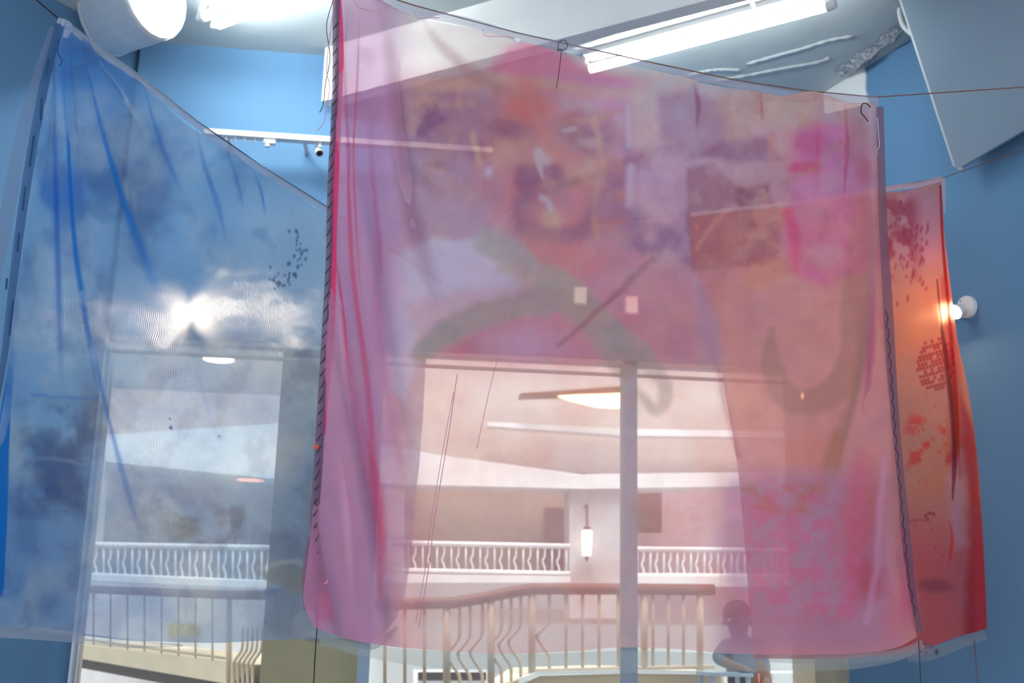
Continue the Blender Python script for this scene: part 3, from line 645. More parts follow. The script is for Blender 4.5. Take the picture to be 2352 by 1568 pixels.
def cloth(name, plane, top, bottom, left, right, nu, nv, bend, paint, m, parent, off=0.0):
    """Coons patch between four outlines on a hanging plane; bend(u,v)->metres out of plane; paint(px,py)->Paint"""
    T, B, Lf, R = crom(top, nu), crom(bottom, nu), crom(left, nv), crom(right, nv)
    h = lambda A: np.array([plane.hit(p[0], p[1], off) for p in A])
    T, B, Lf, R = h(T), h(B), h(Lf), h(R)
    u = np.linspace(0, 1, nu)[None, :, None]; v = np.linspace(0, 1, nv)[:, None, None]
    S = (1-v)*T[None]+v*B[None]+(1-u)*Lf[:, None]+u*R[:, None]-((1-u)*(1-v)*T[0]+u*(1-v)*T[-1]+(1-u)*v*B[0]+u*v*B[-1])
    flat = S.reshape(-1, 3); px, py = project(flat)
    uu, vv = np.broadcast_to(u[..., 0], (nv, nu)).ravel(), np.broadcast_to(v[..., 0], (nv, nu)).ravel()
    pos = flat+plane.off(1.0)[None]*bend(uu, vv, px, py)[:, None]
    idx = np.arange(nu*nv).reshape(nv, nu)
    faces = np.stack([idx[:-1, :-1], idx[1:, :-1], idx[1:, 1:], idx[:-1, 1:]], -1).reshape(-1, 4)
    me = bpy.data.meshes.new(name); n = len(pos); nf = len(faces)
    me.vertices.add(n); me.vertices.foreach_set('co', pos.astype(np.float32).ravel())
    me.loops.add(nf*4); me.loops.foreach_set('vertex_index', faces.astype(np.int32).ravel())
    me.polygons.add(nf); me.polygons.foreach_set('loop_start', np.arange(0, nf*4, 4, dtype=np.int32))
    me.update(calc_edges=True); me.polygons.foreach_set('use_smooth', np.ones(nf, bool))
    P = paint(px, py)
    P.D = P.D+0.16*(vnoise(px, py, 42, 77, 4)-0.5)      # uneven weave
    at = me.attributes.new('dye', 'FLOAT_COLOR', 'POINT')
    at.data.foreach_set('color', np.concatenate([P.C, np.clip(P.D, 0, 1)[:, None]], 1).astype(np.float32).ravel())
    uvl = me.uv_layers.new(name='uv'); UV = np.stack([uu*1.6+0.07*vnoise(px, py, 110, 61, 3), vv*1.8+0.07*vnoise(px+500, py, 110, 63, 3)], 1)[faces.ravel()]
    uvl.data.foreach_set('uv', UV.astype(np.float32).ravel())
    me.materials.append(m); o = bpy.data.objects.new(name, me); COL.objects.link(o); o.parent = parent
    return o
def strip(name, plane, pts, width, col, d, m, parent, off, n=60, edge=0.35, L=0.8, bend=0.0, seed=0, shape=None):
    """narrow extra layer of cloth (hem, band, pleat); density fades across its edges"""
    c = crom(pts, n); t = np.gradient(c, axis=0); t /= np.linalg.norm(t, axis=1)[:, None]; nn = np.stack([-t[:, 1], t[:, 0]], 1)
    ws = np.interp(np.linspace(0, 1, n), np.linspace(0, 1, len(width)), width) if hasattr(width, '__len__') else np.full(n, width)
    k = 11; vs_, al = [], []
    for i in range(n):
        for j in range(k):
            s = j/(k-1)-0.5; q = c[i]+nn[i]*ws[i]*s
            o = off+bend*math.sin(i*0.9+seed)*0.5+bend*math.cos(s*3.1)
            vs_.append(plane.hit(q[0], q[1], o)); e = 1-abs(s)*2
            w_ = 1.0 if edge <= 0 else (0.5-0.5*math.cos(math.pi*min(1.0, e/edge)))
            if edge >= 0.6: w_ *= math.sin(math.pi*i/(n-1))**0.9
            al.append(d*w_)
    f = [(i*k+j, i*k+j+1, (i+1)*k+j+1, (i+1)*k+j) for i in range(n-1) for j in range(k-1)]
    o = mesh_obj(name, vs_, f, m, parent, True)
    p = np.clip((lin(col)-(1-d)*Paint.BG*0.15)/L, 0.004, 0.95)
    at = o.data.attributes.new('dye', 'FLOAT_COLOR', 'POINT')
    at.data.foreach_set('color', np.array([[*p, a] for a in al], np.float32).ravel())
    uvl = o.data.uv_layers.new(name='uv'); uvl.data.foreach_set('uv', np.array([(l.vertex_index % k*0.03, l.vertex_index//k*0.02) for l in o.data.loops], np.float32).ravel())
    return o
def thread(name, plane, pts, r, m, parent, off=0.01, n=24):
    q = [plane.hit(p[0], p[1], off) for p in crom(pts, n)]
    return MB().tube(q, r, 5).build(name, m, parent, True)

# ---- pink cloth
PP = vplane((740, 784), 3.40, (2050, 784), 3.98)
pink = empty('pink_cloth', 'large sheer pink cloth with painted portrait, stitched and hung on a string', 'cloth')
def bend_pink(u, v, px, py):
    b = 0.020*np.sin(u*9+1.5*v)*(0.4+0.6*v)+0.012*np.sin(u*23+v*3)*np.exp(-v*2.5)
    left = np.exp(-((px-840)/110)**2)
    b += left*(0.018*np.sin((px-0.16*py)/19.0)+0.006*np.sin((px-0.22*py)/11.0))*(0.3+0.7*v)
    b += 0.03*np.exp(-((u-0.97)/0.04)**2)*v*np.sin(v*14)
    b += 0.008*(vnoise(px, py, 120, 9)-0.5)
    return b
def paint_pink(x, y):
    p = Paint(x, y, (182, 142, 162), 0.66, 0.72); p.more = 0.07
    one = np.ones_like(x)
    p.mottle(one, (170, 128, 158), 0.62, 240, 0.45, 0.75, 3, 0.7)
    p.mottle(one, (190, 140, 152), 0.60, 180, 0.5, 0.75, 8, 0.6)
    p.put(1-sstep(60, 300, y-(x-800)*0.05), (188, 172, 186), 0.42, 0.8)  # paler, thinner dye at the top stands in for light from behind
    p.put(p.soft_box(960, 1690, 850, 1520, 60), (188, 158, 178), 0.45, 0.95)  # window brightness put into the dye: paler and thinner across the window zone
    # left side and background of the figure
    p.put(p.soft_box(800, 1120, 330, 560, 50), (160, 132, 160), 0.64, 0.85)
    p.ell(1040, 290, 190, 120, (152, 118, 146), 0.66, 0.95, 0.6, 10, 40, 4)
    p.mottle(p.soft_box(860, 1150, 190, 420, 60), (178, 142, 150), 0.62, 55, 0.5, 0.62, 12, 0.9)
    p.mottle(p.soft_box(880, 1180, 200, 440, 50), (132, 98, 134), 0.70, 70, 0.54, 0.66, 14, 0.9)
    p.ell(900, 440, 70, 45, (182, 155, 180), 0.6, 0.6, 0.7)
    p.poly([(868, 640), (905, 585), (990, 545), (1110, 548), (1215, 635), (1180, 690), (1040, 720), (970, 800), (930, 930), (880, 900), (862, 760)], (192, 168, 192), 0.60, 0.95, 16, 10)
    p.poly([(930, 700), (1060, 665), (1180, 655), (1150, 720), (1000, 770), (960, 830)], (192, 148, 166), 0.6, 0.7, 20)
    p.line([(840, 1000), (850, 760), (880, 620)], 60, (170, 128, 165), 0.62, 0.5, 30)
    p.gain, p.blur = 0.92, 1.4
    # cap and brim
    p.poly([(1120, 160), (1165, 105), (1230, 88), (1360, 150), (1490, 190), (1480, 225), (1400, 235), (1150, 200)], (205, 118, 156), 0.66, 0.95, 12)
    p.line([(880, 185), (1010, 195), (1140, 185), (1300, 200), (1480, 215), (1560, 205)], [16, 26, 30, 30, 26, 14], (192, 150, 152), 0.62, 0.85, 10)
    p.line([(1150, 180), (1215, 240), (1290, 270)], 26, (206, 165, 172), 0.6, 0.6, 12)
    p.ell(1420, 250, 60, 22, (205, 112, 150), 0.62, 0.8, 0.5, 10)
    p.ell(1470, 300, 40, 60, (200, 105, 142), 0.64, 0.7, 0.5, -20)
    # face
    p.ell(1290, 415, 190, 200, (182, 118, 135), 0.64, 0.95, 0.35, 0, 25, 6)
    p.ell(1215, 250, 80, 60, (186, 112, 122), 0.66, 0.9, 0.6, 30)
    p.ell(1170, 345, 55, 45, (206, 140, 142), 0.62, 0.8, 0.6)
    p.ell(1300, 345, 110, 40, (205, 128, 134), 0.64, 0.85, 0.5, 12)
    p.ell(1340, 395, 80, 32, (206, 142, 140), 0.62, 0.8, 0.6, -18)
    p.ell(1245, 365, 38, 50, (214, 138, 146), 0.62, 0.9, 0.6, 10)
    p.ell(1170, 300, 55, 22, (136, 96, 128), 0.70, 0.9, 0.6, 5)
    p.ell(1350, 312, 75, 42, (140, 96, 122), 0.70, 0.95, 0.55, 8, 14, 7)
    p.ell(1362, 322, 26, 14, (180, 138, 148), 0.64, 0.8, 0.6)
    p.ell(1150, 285, 60, 18, (160, 112, 128), 0.66, 0.6, 0.6)
    p.line([(1285, 280), (1330, 255), (1400, 270)], 22, (165, 105, 125), 0.66, 0.8, 10)
    p.ell(1215, 405, 40, 34, (140, 86, 116), 0.72, 0.95, 0.5)
    p.ell(1275, 398, 30, 26, (142, 92, 122), 0.70, 0.9, 0.5)
    p.line([(1238, 350), (1240, 380), (1247, 408)], [26, 14, 5], (224, 172, 184), 0.60, 0.7, 5, 2)
    p.ell(1258, 365, 14, 18, (222, 160, 175), 0.6, 0.8, 0.6)
    p.line([(1300, 296), (1325, 290)], 10, (214, 178, 190), 0.60, 0.5, 4, 1)
    p.ell(1212, 430, 30, 45, (140, 98, 128), 0.7, 0.8, 0.6)
    p.line([(1258, 442), (1290, 425), (1330, 412)], 24, (150, 108, 126), 0.68, 0.85, 9)
    p.line([(1330, 410), (1390, 395), (1460, 360), (1560, 335)], 14, (152, 112, 122), 0.66, 0.7, 9)
    p.line([(1290, 275), (1390, 262), (1480, 240), (1560, 225)], 12, (168, 125, 128), 0.64, 0.7, 8)
    p.line([(1195, 470), (1205, 515), (1260, 540), (1330, 535), (1362, 490)], [34, 44, 46, 46, 34], (144, 102, 130), 0.68, 0.92, 14, 10)
    p.ell(1268, 498, 28, 30, (206, 148, 146), 0.62, 0.95, 0.5)
    p.line([(1247, 452), (1262, 460), (1268, 474)], 14, (212, 170, 188), 0.60, 0.7, 5, 2)
    p.line([(1370, 270), (1388, 360), (1376, 430), (1372, 500), (1385, 560)], 13, (208, 142, 136), 0.62, 0.8, 6, 8)
    p.line([(1085, 310), (1095, 345), (1100, 375)], 14, (200, 155, 145), 0.62, 0.7, 6)
    p.ell(1122, 400, 10, 14, (205, 165, 190), 0.58, 0.8, 0.6)
    p.ell(1410, 460, 55, 110, (158, 110, 128), 0.66, 0.75, 0.5, 0, 25, 9)
    p.mottle(p.soft_box(1380, 1560, 300, 620, 40), (142, 105, 138), 0.68, 70, 0.50, 0.64, 21, 0.85)
    p.line([(1446, 240), (1447, 330)], 10, (200, 165, 175), 0.58, 0.7, 5, 3)
    p.line([(1449, 385), (1449, 470)], 18, (192, 160, 184), 0.60, 0.7, 6, 3)
    p.put(p.soft_box(1450, 1515, 180, 340, 18), (196, 156, 162), 0.6, 0.8)
    p.put(p.soft_box(1460, 1585, 385, 520, 25), (182, 142, 168), 0.6, 0.8)
    p.mottle(p.soft_box(1440, 1600, 480, 620, 30), (140, 106, 142), 0.68, 80, 0.45, 0.6, 25, 0.9)
    # chest
    p.poly([(1215, 565), (1400, 552), (1590, 640), (1600, 830), (1200, 830), (1020, 812), (1080, 760), (1290, 690), (1235, 620)], (186, 126, 150), 0.63, 0.9, 18)
    p.ell(1300, 590, 110, 45, (196, 118, 130), 0.63, 0.7, 0.6, 10)
    p.ell(1200, 790, 110, 40, (190, 145, 176), 0.6, 0.8, 0.6)
    p.ell(1062, 795, 40, 34, (176, 112, 140), 0.64, 0.7, 0.6)
    p.gain, p.blur = 0.9, 1.2
    # grey green collar
    G, G2 = (158, 140, 146), (150, 144, 152)
    p.line([(1118, 555), (1185, 585), (1235, 625)], [62, 66, 40], (154, 148, 158), 0.66, 0.9, 9)
    p.line([(1150, 615), (1230, 640), (1290, 665)], [24, 40, 40], (172, 148, 152), 0.62, 0.8, 14)
    p.line([(962, 815), (1040, 755), (1140, 712), (1240, 690), (1300, 668)], [46, 62, 60, 62, 76], G, 0.68, 0.95, 9)
    p.ell(1030, 765, 32, 26, (140, 132, 138), 0.70, 0.8, 0.6)
    p.ell(978, 800, 22, 30, G2, 0.7, 0.9, 0.6)
    p.line([(1270, 640), (1340, 700), (1400, 770), (1440, 840)], [70, 78, 78, 66], G, 0.68, 0.95, 9)
    p.line([(1420, 770), (1490, 835), (1530, 890), (1510, 940), (1470, 900)], [60, 62, 34, 30, 16], (154, 140, 150), 0.66, 0.9, 8)
    p.line([(1205, 905), (1300, 902), (1420, 893)], [6, 22, 26], (160, 132, 132), 0.62, 0.6, 8)
    p.ell(1455, 920, 22, 60, (150, 142, 155), 0.64, 0.6, 0.6)
    p.line([(1500, 598), (1440, 650), (1370, 720), (1290, 790)], [16, 16, 12, 8], (146, 104, 128), 0.66, 0.85, 6)
    p.gain, p.blur = 0.85, 1.3
    # dark cut-out shapes right of the face
    p.poly([(1508, 215), (1590, 205), (1600, 365), (1520, 365)], (156, 122, 148), 0.66, 0.75, 10)
    p.poly([(1592, 215), (1680, 225), (1675, 310), (1640, 365), (1592, 362)], (156, 118, 146), 0.68, 0.9, 10)
    p.poly([(1660, 320), (1760, 315), (1795, 370), (1700, 375), (1590, 355)], (138, 100, 132), 0.70, 0.9, 10)
    p.ell(1760, 240, 120, 55, (196, 156, 152), 0.60, 0.85, 0.5)
    p.mottle(p.soft_box(1660, 1960, 210, 330, 30), (176, 138, 142), 0.64, 50, 0.5, 0.64, 31, 0.8)
    p.poly([(1578, 385), (1640, 372), (1690, 420), (1780, 470), (1790, 610), (1590, 622), (1576, 500)], (150, 104, 128), 0.70, 0.95, 6)
    p.poly([(1690, 430), (1762, 420), (1768, 480), (1690, 482)], (128, 82, 112), 0.74, 0.9, 6)
    p.put(p.soft_box(1595, 1795, 490, 612, 12), (156, 112, 132), 0.70, 0.7)
    p.mottle(p.soft_box(1590, 1795, 400, 615, 15), (182, 138, 148), 0.64, 50, 0.55, 0.66, 33, 0.85)
    p.line([(1600, 570), (1650, 500), (1690, 470)], 9, (190, 140, 150), 0.6, 0.7, 4)
    p.line([(1590, 492), (1700, 478), (1850, 466), (2000, 448)], 6, (205, 165, 180), 0.58, 0.7, 4, 2)
    p.line([(1640, 385), (1720, 388), (1790, 398)], 26, (176, 138, 158), 0.62, 0.7, 10)
    p.line([(1770, 310), (1768, 380)], 16, (198, 130, 138), 0.62, 0.7, 6)
    p.poly([(1600, 622), (1670, 622), (1672, 700), (1650, 720), (1612, 690)], (166, 120, 142), 0.65, 0.7, 10)
    p.line([(1612, 640), (1625, 760), (1650, 860), (1680, 980), (1700, 1060)], [24, 26, 20, 20, 16], (172, 130, 160), 0.64, 0.7, 8)
    p.line([(1650, 850), (1668, 960), (1690, 1050)], 10, (140, 98, 130), 0.66, 0.6, 5)
    # magenta head
    p.poly([(1808, 360), (1830, 310), (1880, 288), (1940, 290), (1985, 340), (2000, 470), (1990, 620), (1900, 660), (1820, 640), (1790, 600), (1805, 480)], (194, 116, 164), 0.66, 0.95, 14)
    p.ell(1850, 330, 50, 40, (180, 95, 142), 0.68, 0.8, 0.6)
    p.ell(1840, 388, 40, 16, (186, 84, 122), 0.72, 0.95, 0.5, 0, 4)
    p.line([(1800, 420), (1860, 395), (1905, 350), (1930, 330)], 12, (176, 126, 140), 0.66, 0.8, 6)
    p.ell(1900, 420, 45, 26, (186, 138, 165), 0.62, 0.8, 0.6)
    p.ell(1855, 490, 50, 40, (206, 138, 170), 0.62, 0.8, 0.6)
    p.ell(1895, 585, 45, 26, (200, 148, 176), 0.6, 0.9, 0.6)
    p.line([(1805, 490), (1820, 560), (1815, 620)], [26, 22, 30], (196, 88, 138), 0.7, 0.8, 8)
    p.ell(1970, 330, 32, 80, (162, 112, 132), 0.66, 0.9, 0.6)
    p.ell(1985, 400, 28, 40, (172, 95, 128), 0.68, 0.85, 0.6)
    p.line([(1978, 470), (1975, 560), (1968, 640)], [50, 60, 50], (172, 118, 136), 0.68, 0.8, 16)
    # orange shoulder with brown hook
    p.poly([(1640, 690), (1680, 640), (1790, 600), (1850, 680), (1990, 640), (2020, 760), (2000, 960), (1900, 1090), (1800, 1070), (1690, 1000), (1668, 900)], (196, 146, 160), 0.62, 0.7, 20)
    p.poly([(1690, 625), (1790, 590), (1800, 640), (1720, 680)], (200, 140, 144), 0.64, 0.7, 12)
    p.ell(1880, 790, 70, 110, (196, 146, 156), 0.62, 0.6, 0.6)
    p.ell(1740, 940, 60, 90, (196, 140, 150), 0.63, 0.6, 0.6)
    p.line([(1768, 760), (1765, 830), (1790, 900), (1840, 925), (1905, 905), (1950, 840), (1958, 740), (1956, 660)], [16, 48, 58, 64, 64, 60, 60, 50], (160, 130, 142), 0.66, 0.95, 8)
    p.line([(1990, 640), (1978, 800), (1945, 950), (1905, 1060)], [26, 26, 24, 34], (164, 134, 140), 0.65, 0.85, 7)
    p.ell(1860, 1040, 75, 50, (188, 134, 146), 0.64, 0.8, 0.5)
    p.line([(1920, 1000), (1905, 1075), (1890, 1150)], [30, 50, 20], (160, 124, 132), 0.66, 0.85, 10)
    p.put(p.soft_box(1640, 2060, 1085, 1500, 40), (164, 126, 158), 0.79, 1.0)
    p.mottle(p.soft_box(1690, 1990, 1100, 1420, 40), (188, 106, 150), 0.68, 28, 0.50, 0.60, 41, 0.55)
    p.mottle(p.soft_box(1690, 1900, 1110, 1180, 15), (166, 112, 116), 0.66, 40, 0.52, 0.62, 43, 0.5)
    p.ell(1985, 1180, 60, 120, (180, 110, 134), 0.66, 0.85, 0.6, 10)
    p.ell(1995, 1330, 48, 60, (168, 95, 125), 0.68, 0.9, 0.5)
    p.line([(1975, 1060), (1965, 1250), (1945, 1400)], 36, (192, 112, 155), 0.66, 0.6, 16)
    p.line([(2035, 1050), (2030, 1250), (1990, 1430)], 14, (196, 150, 192), 0.58, 0.7, 7)  # this and next: pale fold highlights at bottom right, painted into the dye
    p.ell(2062, 1400, 32, 80, (206, 128, 160), 0.62, 0.8, 0.6, 14)
    p.line([(1300, 1500), (1300, 1500)], 2, (180, 140, 160), 0.5, 0.0)
    # dry brushwork over the whole portrait
    p.gain, p.blur = 1.0, 1.0
    up_half = p.soft_box(860, 2000, 170, 800, 60)
    p.mottle(up_half, (146, 110, 138), 0.64, 85, 0.52, 0.66, 71, 0.15)
    p.mottle(up_half, (204, 156, 150), 0.60, 60, 0.54, 0.66, 73, 0.16)
    p.mottle(up_half, (198, 170, 192), 0.56, 34, 0.56, 0.68, 75, 0.08)
    p.mottle(p.soft_box(1500, 2000, 200, 640, 30), (138, 96, 124), 0.68, 30, 0.54, 0.64, 79, 0.15)
    p.mottle(p.soft_box(960, 1700, 860, 1480, 60), (176, 128, 140), 0.52, 150, 0.5, 0.7, 81, 0.4)
    # left folds
    p.put(1-sstep(850, 960, x+(y-900)*0.03), (164, 126, 166), 0.70, 0.85)
    p.mottle(p.soft_box(770, 960, 950, 1450, 30), (166, 126, 160), 0.66, 60, 0.48, 0.62, 51, 0.6)
    # small stray drops of dye
    r = np.random.RandomState(4)
    for k in range(26):
        cx, cy = r.uniform(1470, 1700), r.uniform(1130, 1230)
        p.ell(cx, cy, r.uniform(2, 12), r.uniform(2, 10), (196, 120, 160), 0.60, 0.22, 0.5, 0, 3)
    return p
pk_top = [(766, -28), (850, -2), (950, 38), (1070, 62), (1190, 97), (1330, 122), (1480, 158), (1592, 182), (1610, 190), (1720, 205), (1800, 222), (1860, 214), (1940, 236), (2000, 234), (2018, 240)]
pk_bot = [(716, 1440), (760, 1456), (850, 1478), (980, 1492), (1100, 1498), (1200, 1501), (1330, 1494), (1430, 1486), (1560, 1490), (1660, 1500), (1800, 1503), (1950, 1501), (2040, 1490), (2106, 1462)]
pk_left = [(766, -28), (770, 100), (757, 400), (752, 620), (737, 900), (722, 1100), (703, 1280), (694, 1380), (716, 1440)]
pk_right = [(2018, 240), (2024, 420), (2034, 640), (2046, 820), (2064, 1050), (2084, 1260), (2106, 1462)]
cloth('sheet', PP, pk_top, pk_bot, pk_left, pk_right, 430, 480, bend_pink, paint_pink, M['sheer_pink'], pink)
strip('bottom_hem', PP, [(735, 1470), (850, 1495), (980, 1512), (1200, 1524), (1430, 1520), (1660, 1522), (1900, 1520), (2050, 1506), (2120, 1478)], [24, 34, 44, 46, 52, 46, 36, 40, 20], (178, 190, 194), 0.34, M['sheer_grey'], pink, -0.01, 120, 0.0, bend=0.008)
strip('bottom_hem', PP, [(1735, 1508), (1850, 1512), (2000, 1506), (2140, 1490)], [22, 26, 30, 26], (170, 150, 172), 0.35, M['sheer_grey'], pink, -0.03, 60, 0.1, bend=0.01)
strip('top_hem', PP, [(766, -38), (850, -12), (950, 25), (1070, 50), (1190, 84), (1330, 112), (1480, 148), (1592, 174), (1700, 195), (1800, 213), (1900, 222), (1960, 228), (2018, 230)], [22, 24, 26, 24, 22, 20, 20, 18, 18, 20, 16, 18, 24], (176, 172, 190), 0.55, M['sheer_grey'], pink, 0.006, 140, 0.3, bend=0.004)
band_l = strip('side_band', PP, [(772, -20), (770, 200), (760, 400), (755, 600), (742, 850), (730, 1080), (722, 1200), (733, 1290), (735, 1360)], [18, 16, 14, 16, 16, 18, 22, 22, 26], (118, 98, 122), 0.85, M['sheer_grey'], pink, 0.014, 120, 0.15, bend=0.005)
strip('side_band', PP, [(780, -10), (784, 120), (776, 300), (768, 520), (764, 720), (752, 900), (745, 1000)], [8, 14, 16, 14, 14, 12, 4], (226, 78, 128), 0.85, M['sheer_pink'], pink, 0.012, 100, 0.3)
band_r = strip('side_band', PP, [(2021, 245), (2028, 500), (2036, 640), (2046, 820), (2058, 980), (2074, 1150), (2092, 1330), (2112, 1450)], [18, 20, 22, 26, 20, 18, 24, 14], (128, 100, 122), 0.78, M['sheer_grey'], pink, 0.012, 110, 0.1, bend=0.004)
strip('corner_flap', PP, [(728, 1296), (738, 1350), (746, 1425)], [20, 34, 44], (214, 84, 130), 0.8, M['sheer_pink'], pink, 0.010, 30, 0.15)
strip('corner_flap', PP, [(722, 1230), (714, 1310), (718, 1400)], [30, 44, 48], (150, 110, 146), 0.6, M['sheer_pink'], pink, 0.006, 30, 0.25)
strip('pleat', PP, [(2068, 1180), (2085, 1300), (2100, 1450)], [8, 40, 60], (216, 132, 166), 0.55, M['sheer_pink'], pink, 0.012, 40, 0.7)
for pts, wd, c, dn in (
    ([(800, -5), (792, 150), (800, 350), (808, 600), (846, 900), (862, 1150), (880, 1350)], [6, 10, 12, 14, 16, 24, 20], (208, 92, 136), 0.62),
    ([(826, 20), (820, 200), (812, 340), (816, 480), (830, 700)], [5, 8, 6, 8, 4], (216, 96, 132), 0.62),
    ([(880, 10), (900, 150), (920, 330), (942, 470), (975, 600), (1010, 700)], [30, 36, 44, 52, 56, 40], (165, 116, 142), 0.42),
    ([(850, 260), (856, 420), (868, 560), (866, 700), (900, 950), (935, 1150)], [16, 20, 26, 26, 30, 20], (200, 116, 162), 0.45),
    ([(795, 700), (812, 900), (860, 1150), (905, 1380)], [14, 30, 30, 20], (204, 130, 168), 0.45),
    ([(1592, 185), (1604, 240), (1600, 300)], [10, 16, 8], (170, 100, 132), 0.55),
    ([(1877, 215), (1876, 330), (1872, 480)], [6, 12, 8], (206, 100, 146), 0.6),
    ([(1942, 235), (1945, 340), (1938, 460)], [6, 16, 8], (200, 110, 148), 0.55),
    ([(1746, 205), (1752, 280)], [5, 10], (190, 115, 140), 0.55),
    ([(965, 40), (1010, 100), (1090, 170), (1190, 215)], [16, 36, 40, 10], (186, 150, 162), 0.40),
    ([(770, 1000), (790, 1100), (800, 1250), (812, 1400)], [10, 34, 30, 14], (232, 190, 212), 0.5),
    ([(770, 620), (782, 760), (800, 900), (812, 1020)], [8, 22, 24, 10], (226, 184, 206), 0.5),
    ([(838, 980), (868, 1120), (876, 1260), (870, 1400)], [10, 24, 30, 16], (222, 96, 140), 0.6),
    ([(768, 560), (792, 760), (806, 960)], [6, 10, 6], (220, 86, 130), 0.7),
    ([(2010, 620), (2000, 800), (1985, 960)], [18, 26, 14], (190, 112, 160), 0.55),
    ([(1990, 380), (2005, 560), (1990, 760), (1960, 930), (1915, 1100)], [10, 24, 26, 20, 6], (168, 140, 156), 0.40)):
    strip('pleat', PP, pts, [w*1.3 for w in wd], c, dn*0.95, M['sheer_pink'], pink, 0.010+0.012*(len(wd) % 3), 70, 1.0)
# diagonal lashing stitches down the left band
for i in range(44):
    y = 60+i*29.5; bx = np.interp(y, [-20, 200, 400, 600, 850, 1080, 1200, 1290, 1360], [772, 770, 760, 755, 742, 730, 722, 733, 735])
    ln = 15 + (i*7) % 6
    MB().tube([PP.hit(bx-7, y+ln*0.5, 0.016), PP.hit(bx-1, y, 0.024), PP.hit(bx+6, y-ln*0.6, 0.018)], [0.0012, 0.0017, 0.001], 5).build('stitch', M['thread'], band_l)
# running zigzag down the right band
zz_pts = []
for i in range(42):
    y = 712+i*17.6; bx = np.interp(y, [640, 820, 980, 1150, 1330, 1460], [2031, 2044, 2055, 2070, 2087, 2110]); zz_pts.append((bx+(2.5 if i % 2 else -2.5), y))
for i in range(0, 40, 2): thread('stitch', PP, zz_pts[i:i+3], 0.0014, M['thread'], band_r, 0.022, 8)
for pts in ([(815, 0), (825, 18), (870, 26), (890, 14)], [(952, 28), (962, 42), (1010, 40)], [(1108, 64), (1116, 82), (1165, 84), (1185, 90)], [(1727, 200), (1728, 216), (1770, 226)], [(1800, 228), (1850, 232), (1880, 224)]):
    thread('stitch', PP, pts, 0.0010, M['thread_p'], pink, 0.02, 14)
thread('loose_thread', PP, [(1283, 118), (1282, 100), (1296, 92), (1304, 104), (1298, 114), (1290, 118), (1286, 150), (1282, 180), (1278, 203)], 0.0012, M['thread'], pink, 0.02, 40)
thread('loose_thread', PP, [(1999, 246), (1990, 238), (1980, 240), (1978, 258), (1986, 268), (1994, 279)], 0.0022, M['thread'], pink, 0.02, 30)
thread('loose_thread', PP, [(2015, 270), (2018, 310), (2020, 335), (2014, 345), (2016, 352)], 0.0011, M['thread_w'], pink, 0.024, 20)
thread('loose_thread', PP, [(765, 0), (750, 60), (758, 130), (748, 190), (742, 240), (734, 258)], 0.0012, M['thread'], pink, 0.03, 40)
thread('loose_thread', PP, [(770, -10), (757, 90), (750, 160), (757, 200), (748, 255), (744, 282), (728, 300)], 0.0012, M['thread_p'], pink, 0.035, 40)
thread('loose_thread', PP, [(729, 1372), (726, 1420), (728, 1440), (724, 1500), (720, 1580)], 0.0018, M['thread'], pink, 0.02, 30)
thread('loose_thread', PP, [(738, 1338), (748, 1340), (752, 1332)], 0.003, M['thread_p'], pink, 0.022, 10)
thread('loose_thread', PP, [(2110, 1470), (2112, 1510), (2114, 1545), (2116, 1580)], 0.0014, M['thread'], pink, 0.01, 20)
thread('seam_thread', PP, [(1050, 860), (1030, 1000), (1000, 1180), (985, 1300), (962, 1440)], 0.0013, M['thread_p'], pink, 0.026, 30)
thread('seam_thread', PP, [(1042, 900), (1016, 1040), (990, 1200), (976, 1310), (955, 1430)], 0.0010, M['thread_p'], pink, 0.026, 30)
thread('seam_thread', PP, [(1207, 545), (1185, 650), (1160, 760), (1128, 880), (1095, 1030)], 0.0011, M['thread_p'], pink, 0.026, 30)
o = MB().lathe(PP.hit(726, 1026, 0.016), PP.off(1.0), [(0, 0.007), (0.003, 0.007), (0.004, 0.004)], 14).build('button', M['red'], pink)
MB().prism([PP.hit(1180, 86, 0.02), PP.hit(1198, 91, 0.02), PP.hit(1188, 100, 0.02)], PP.off(0.002)).build('scrap', M['thread_w'], pink)

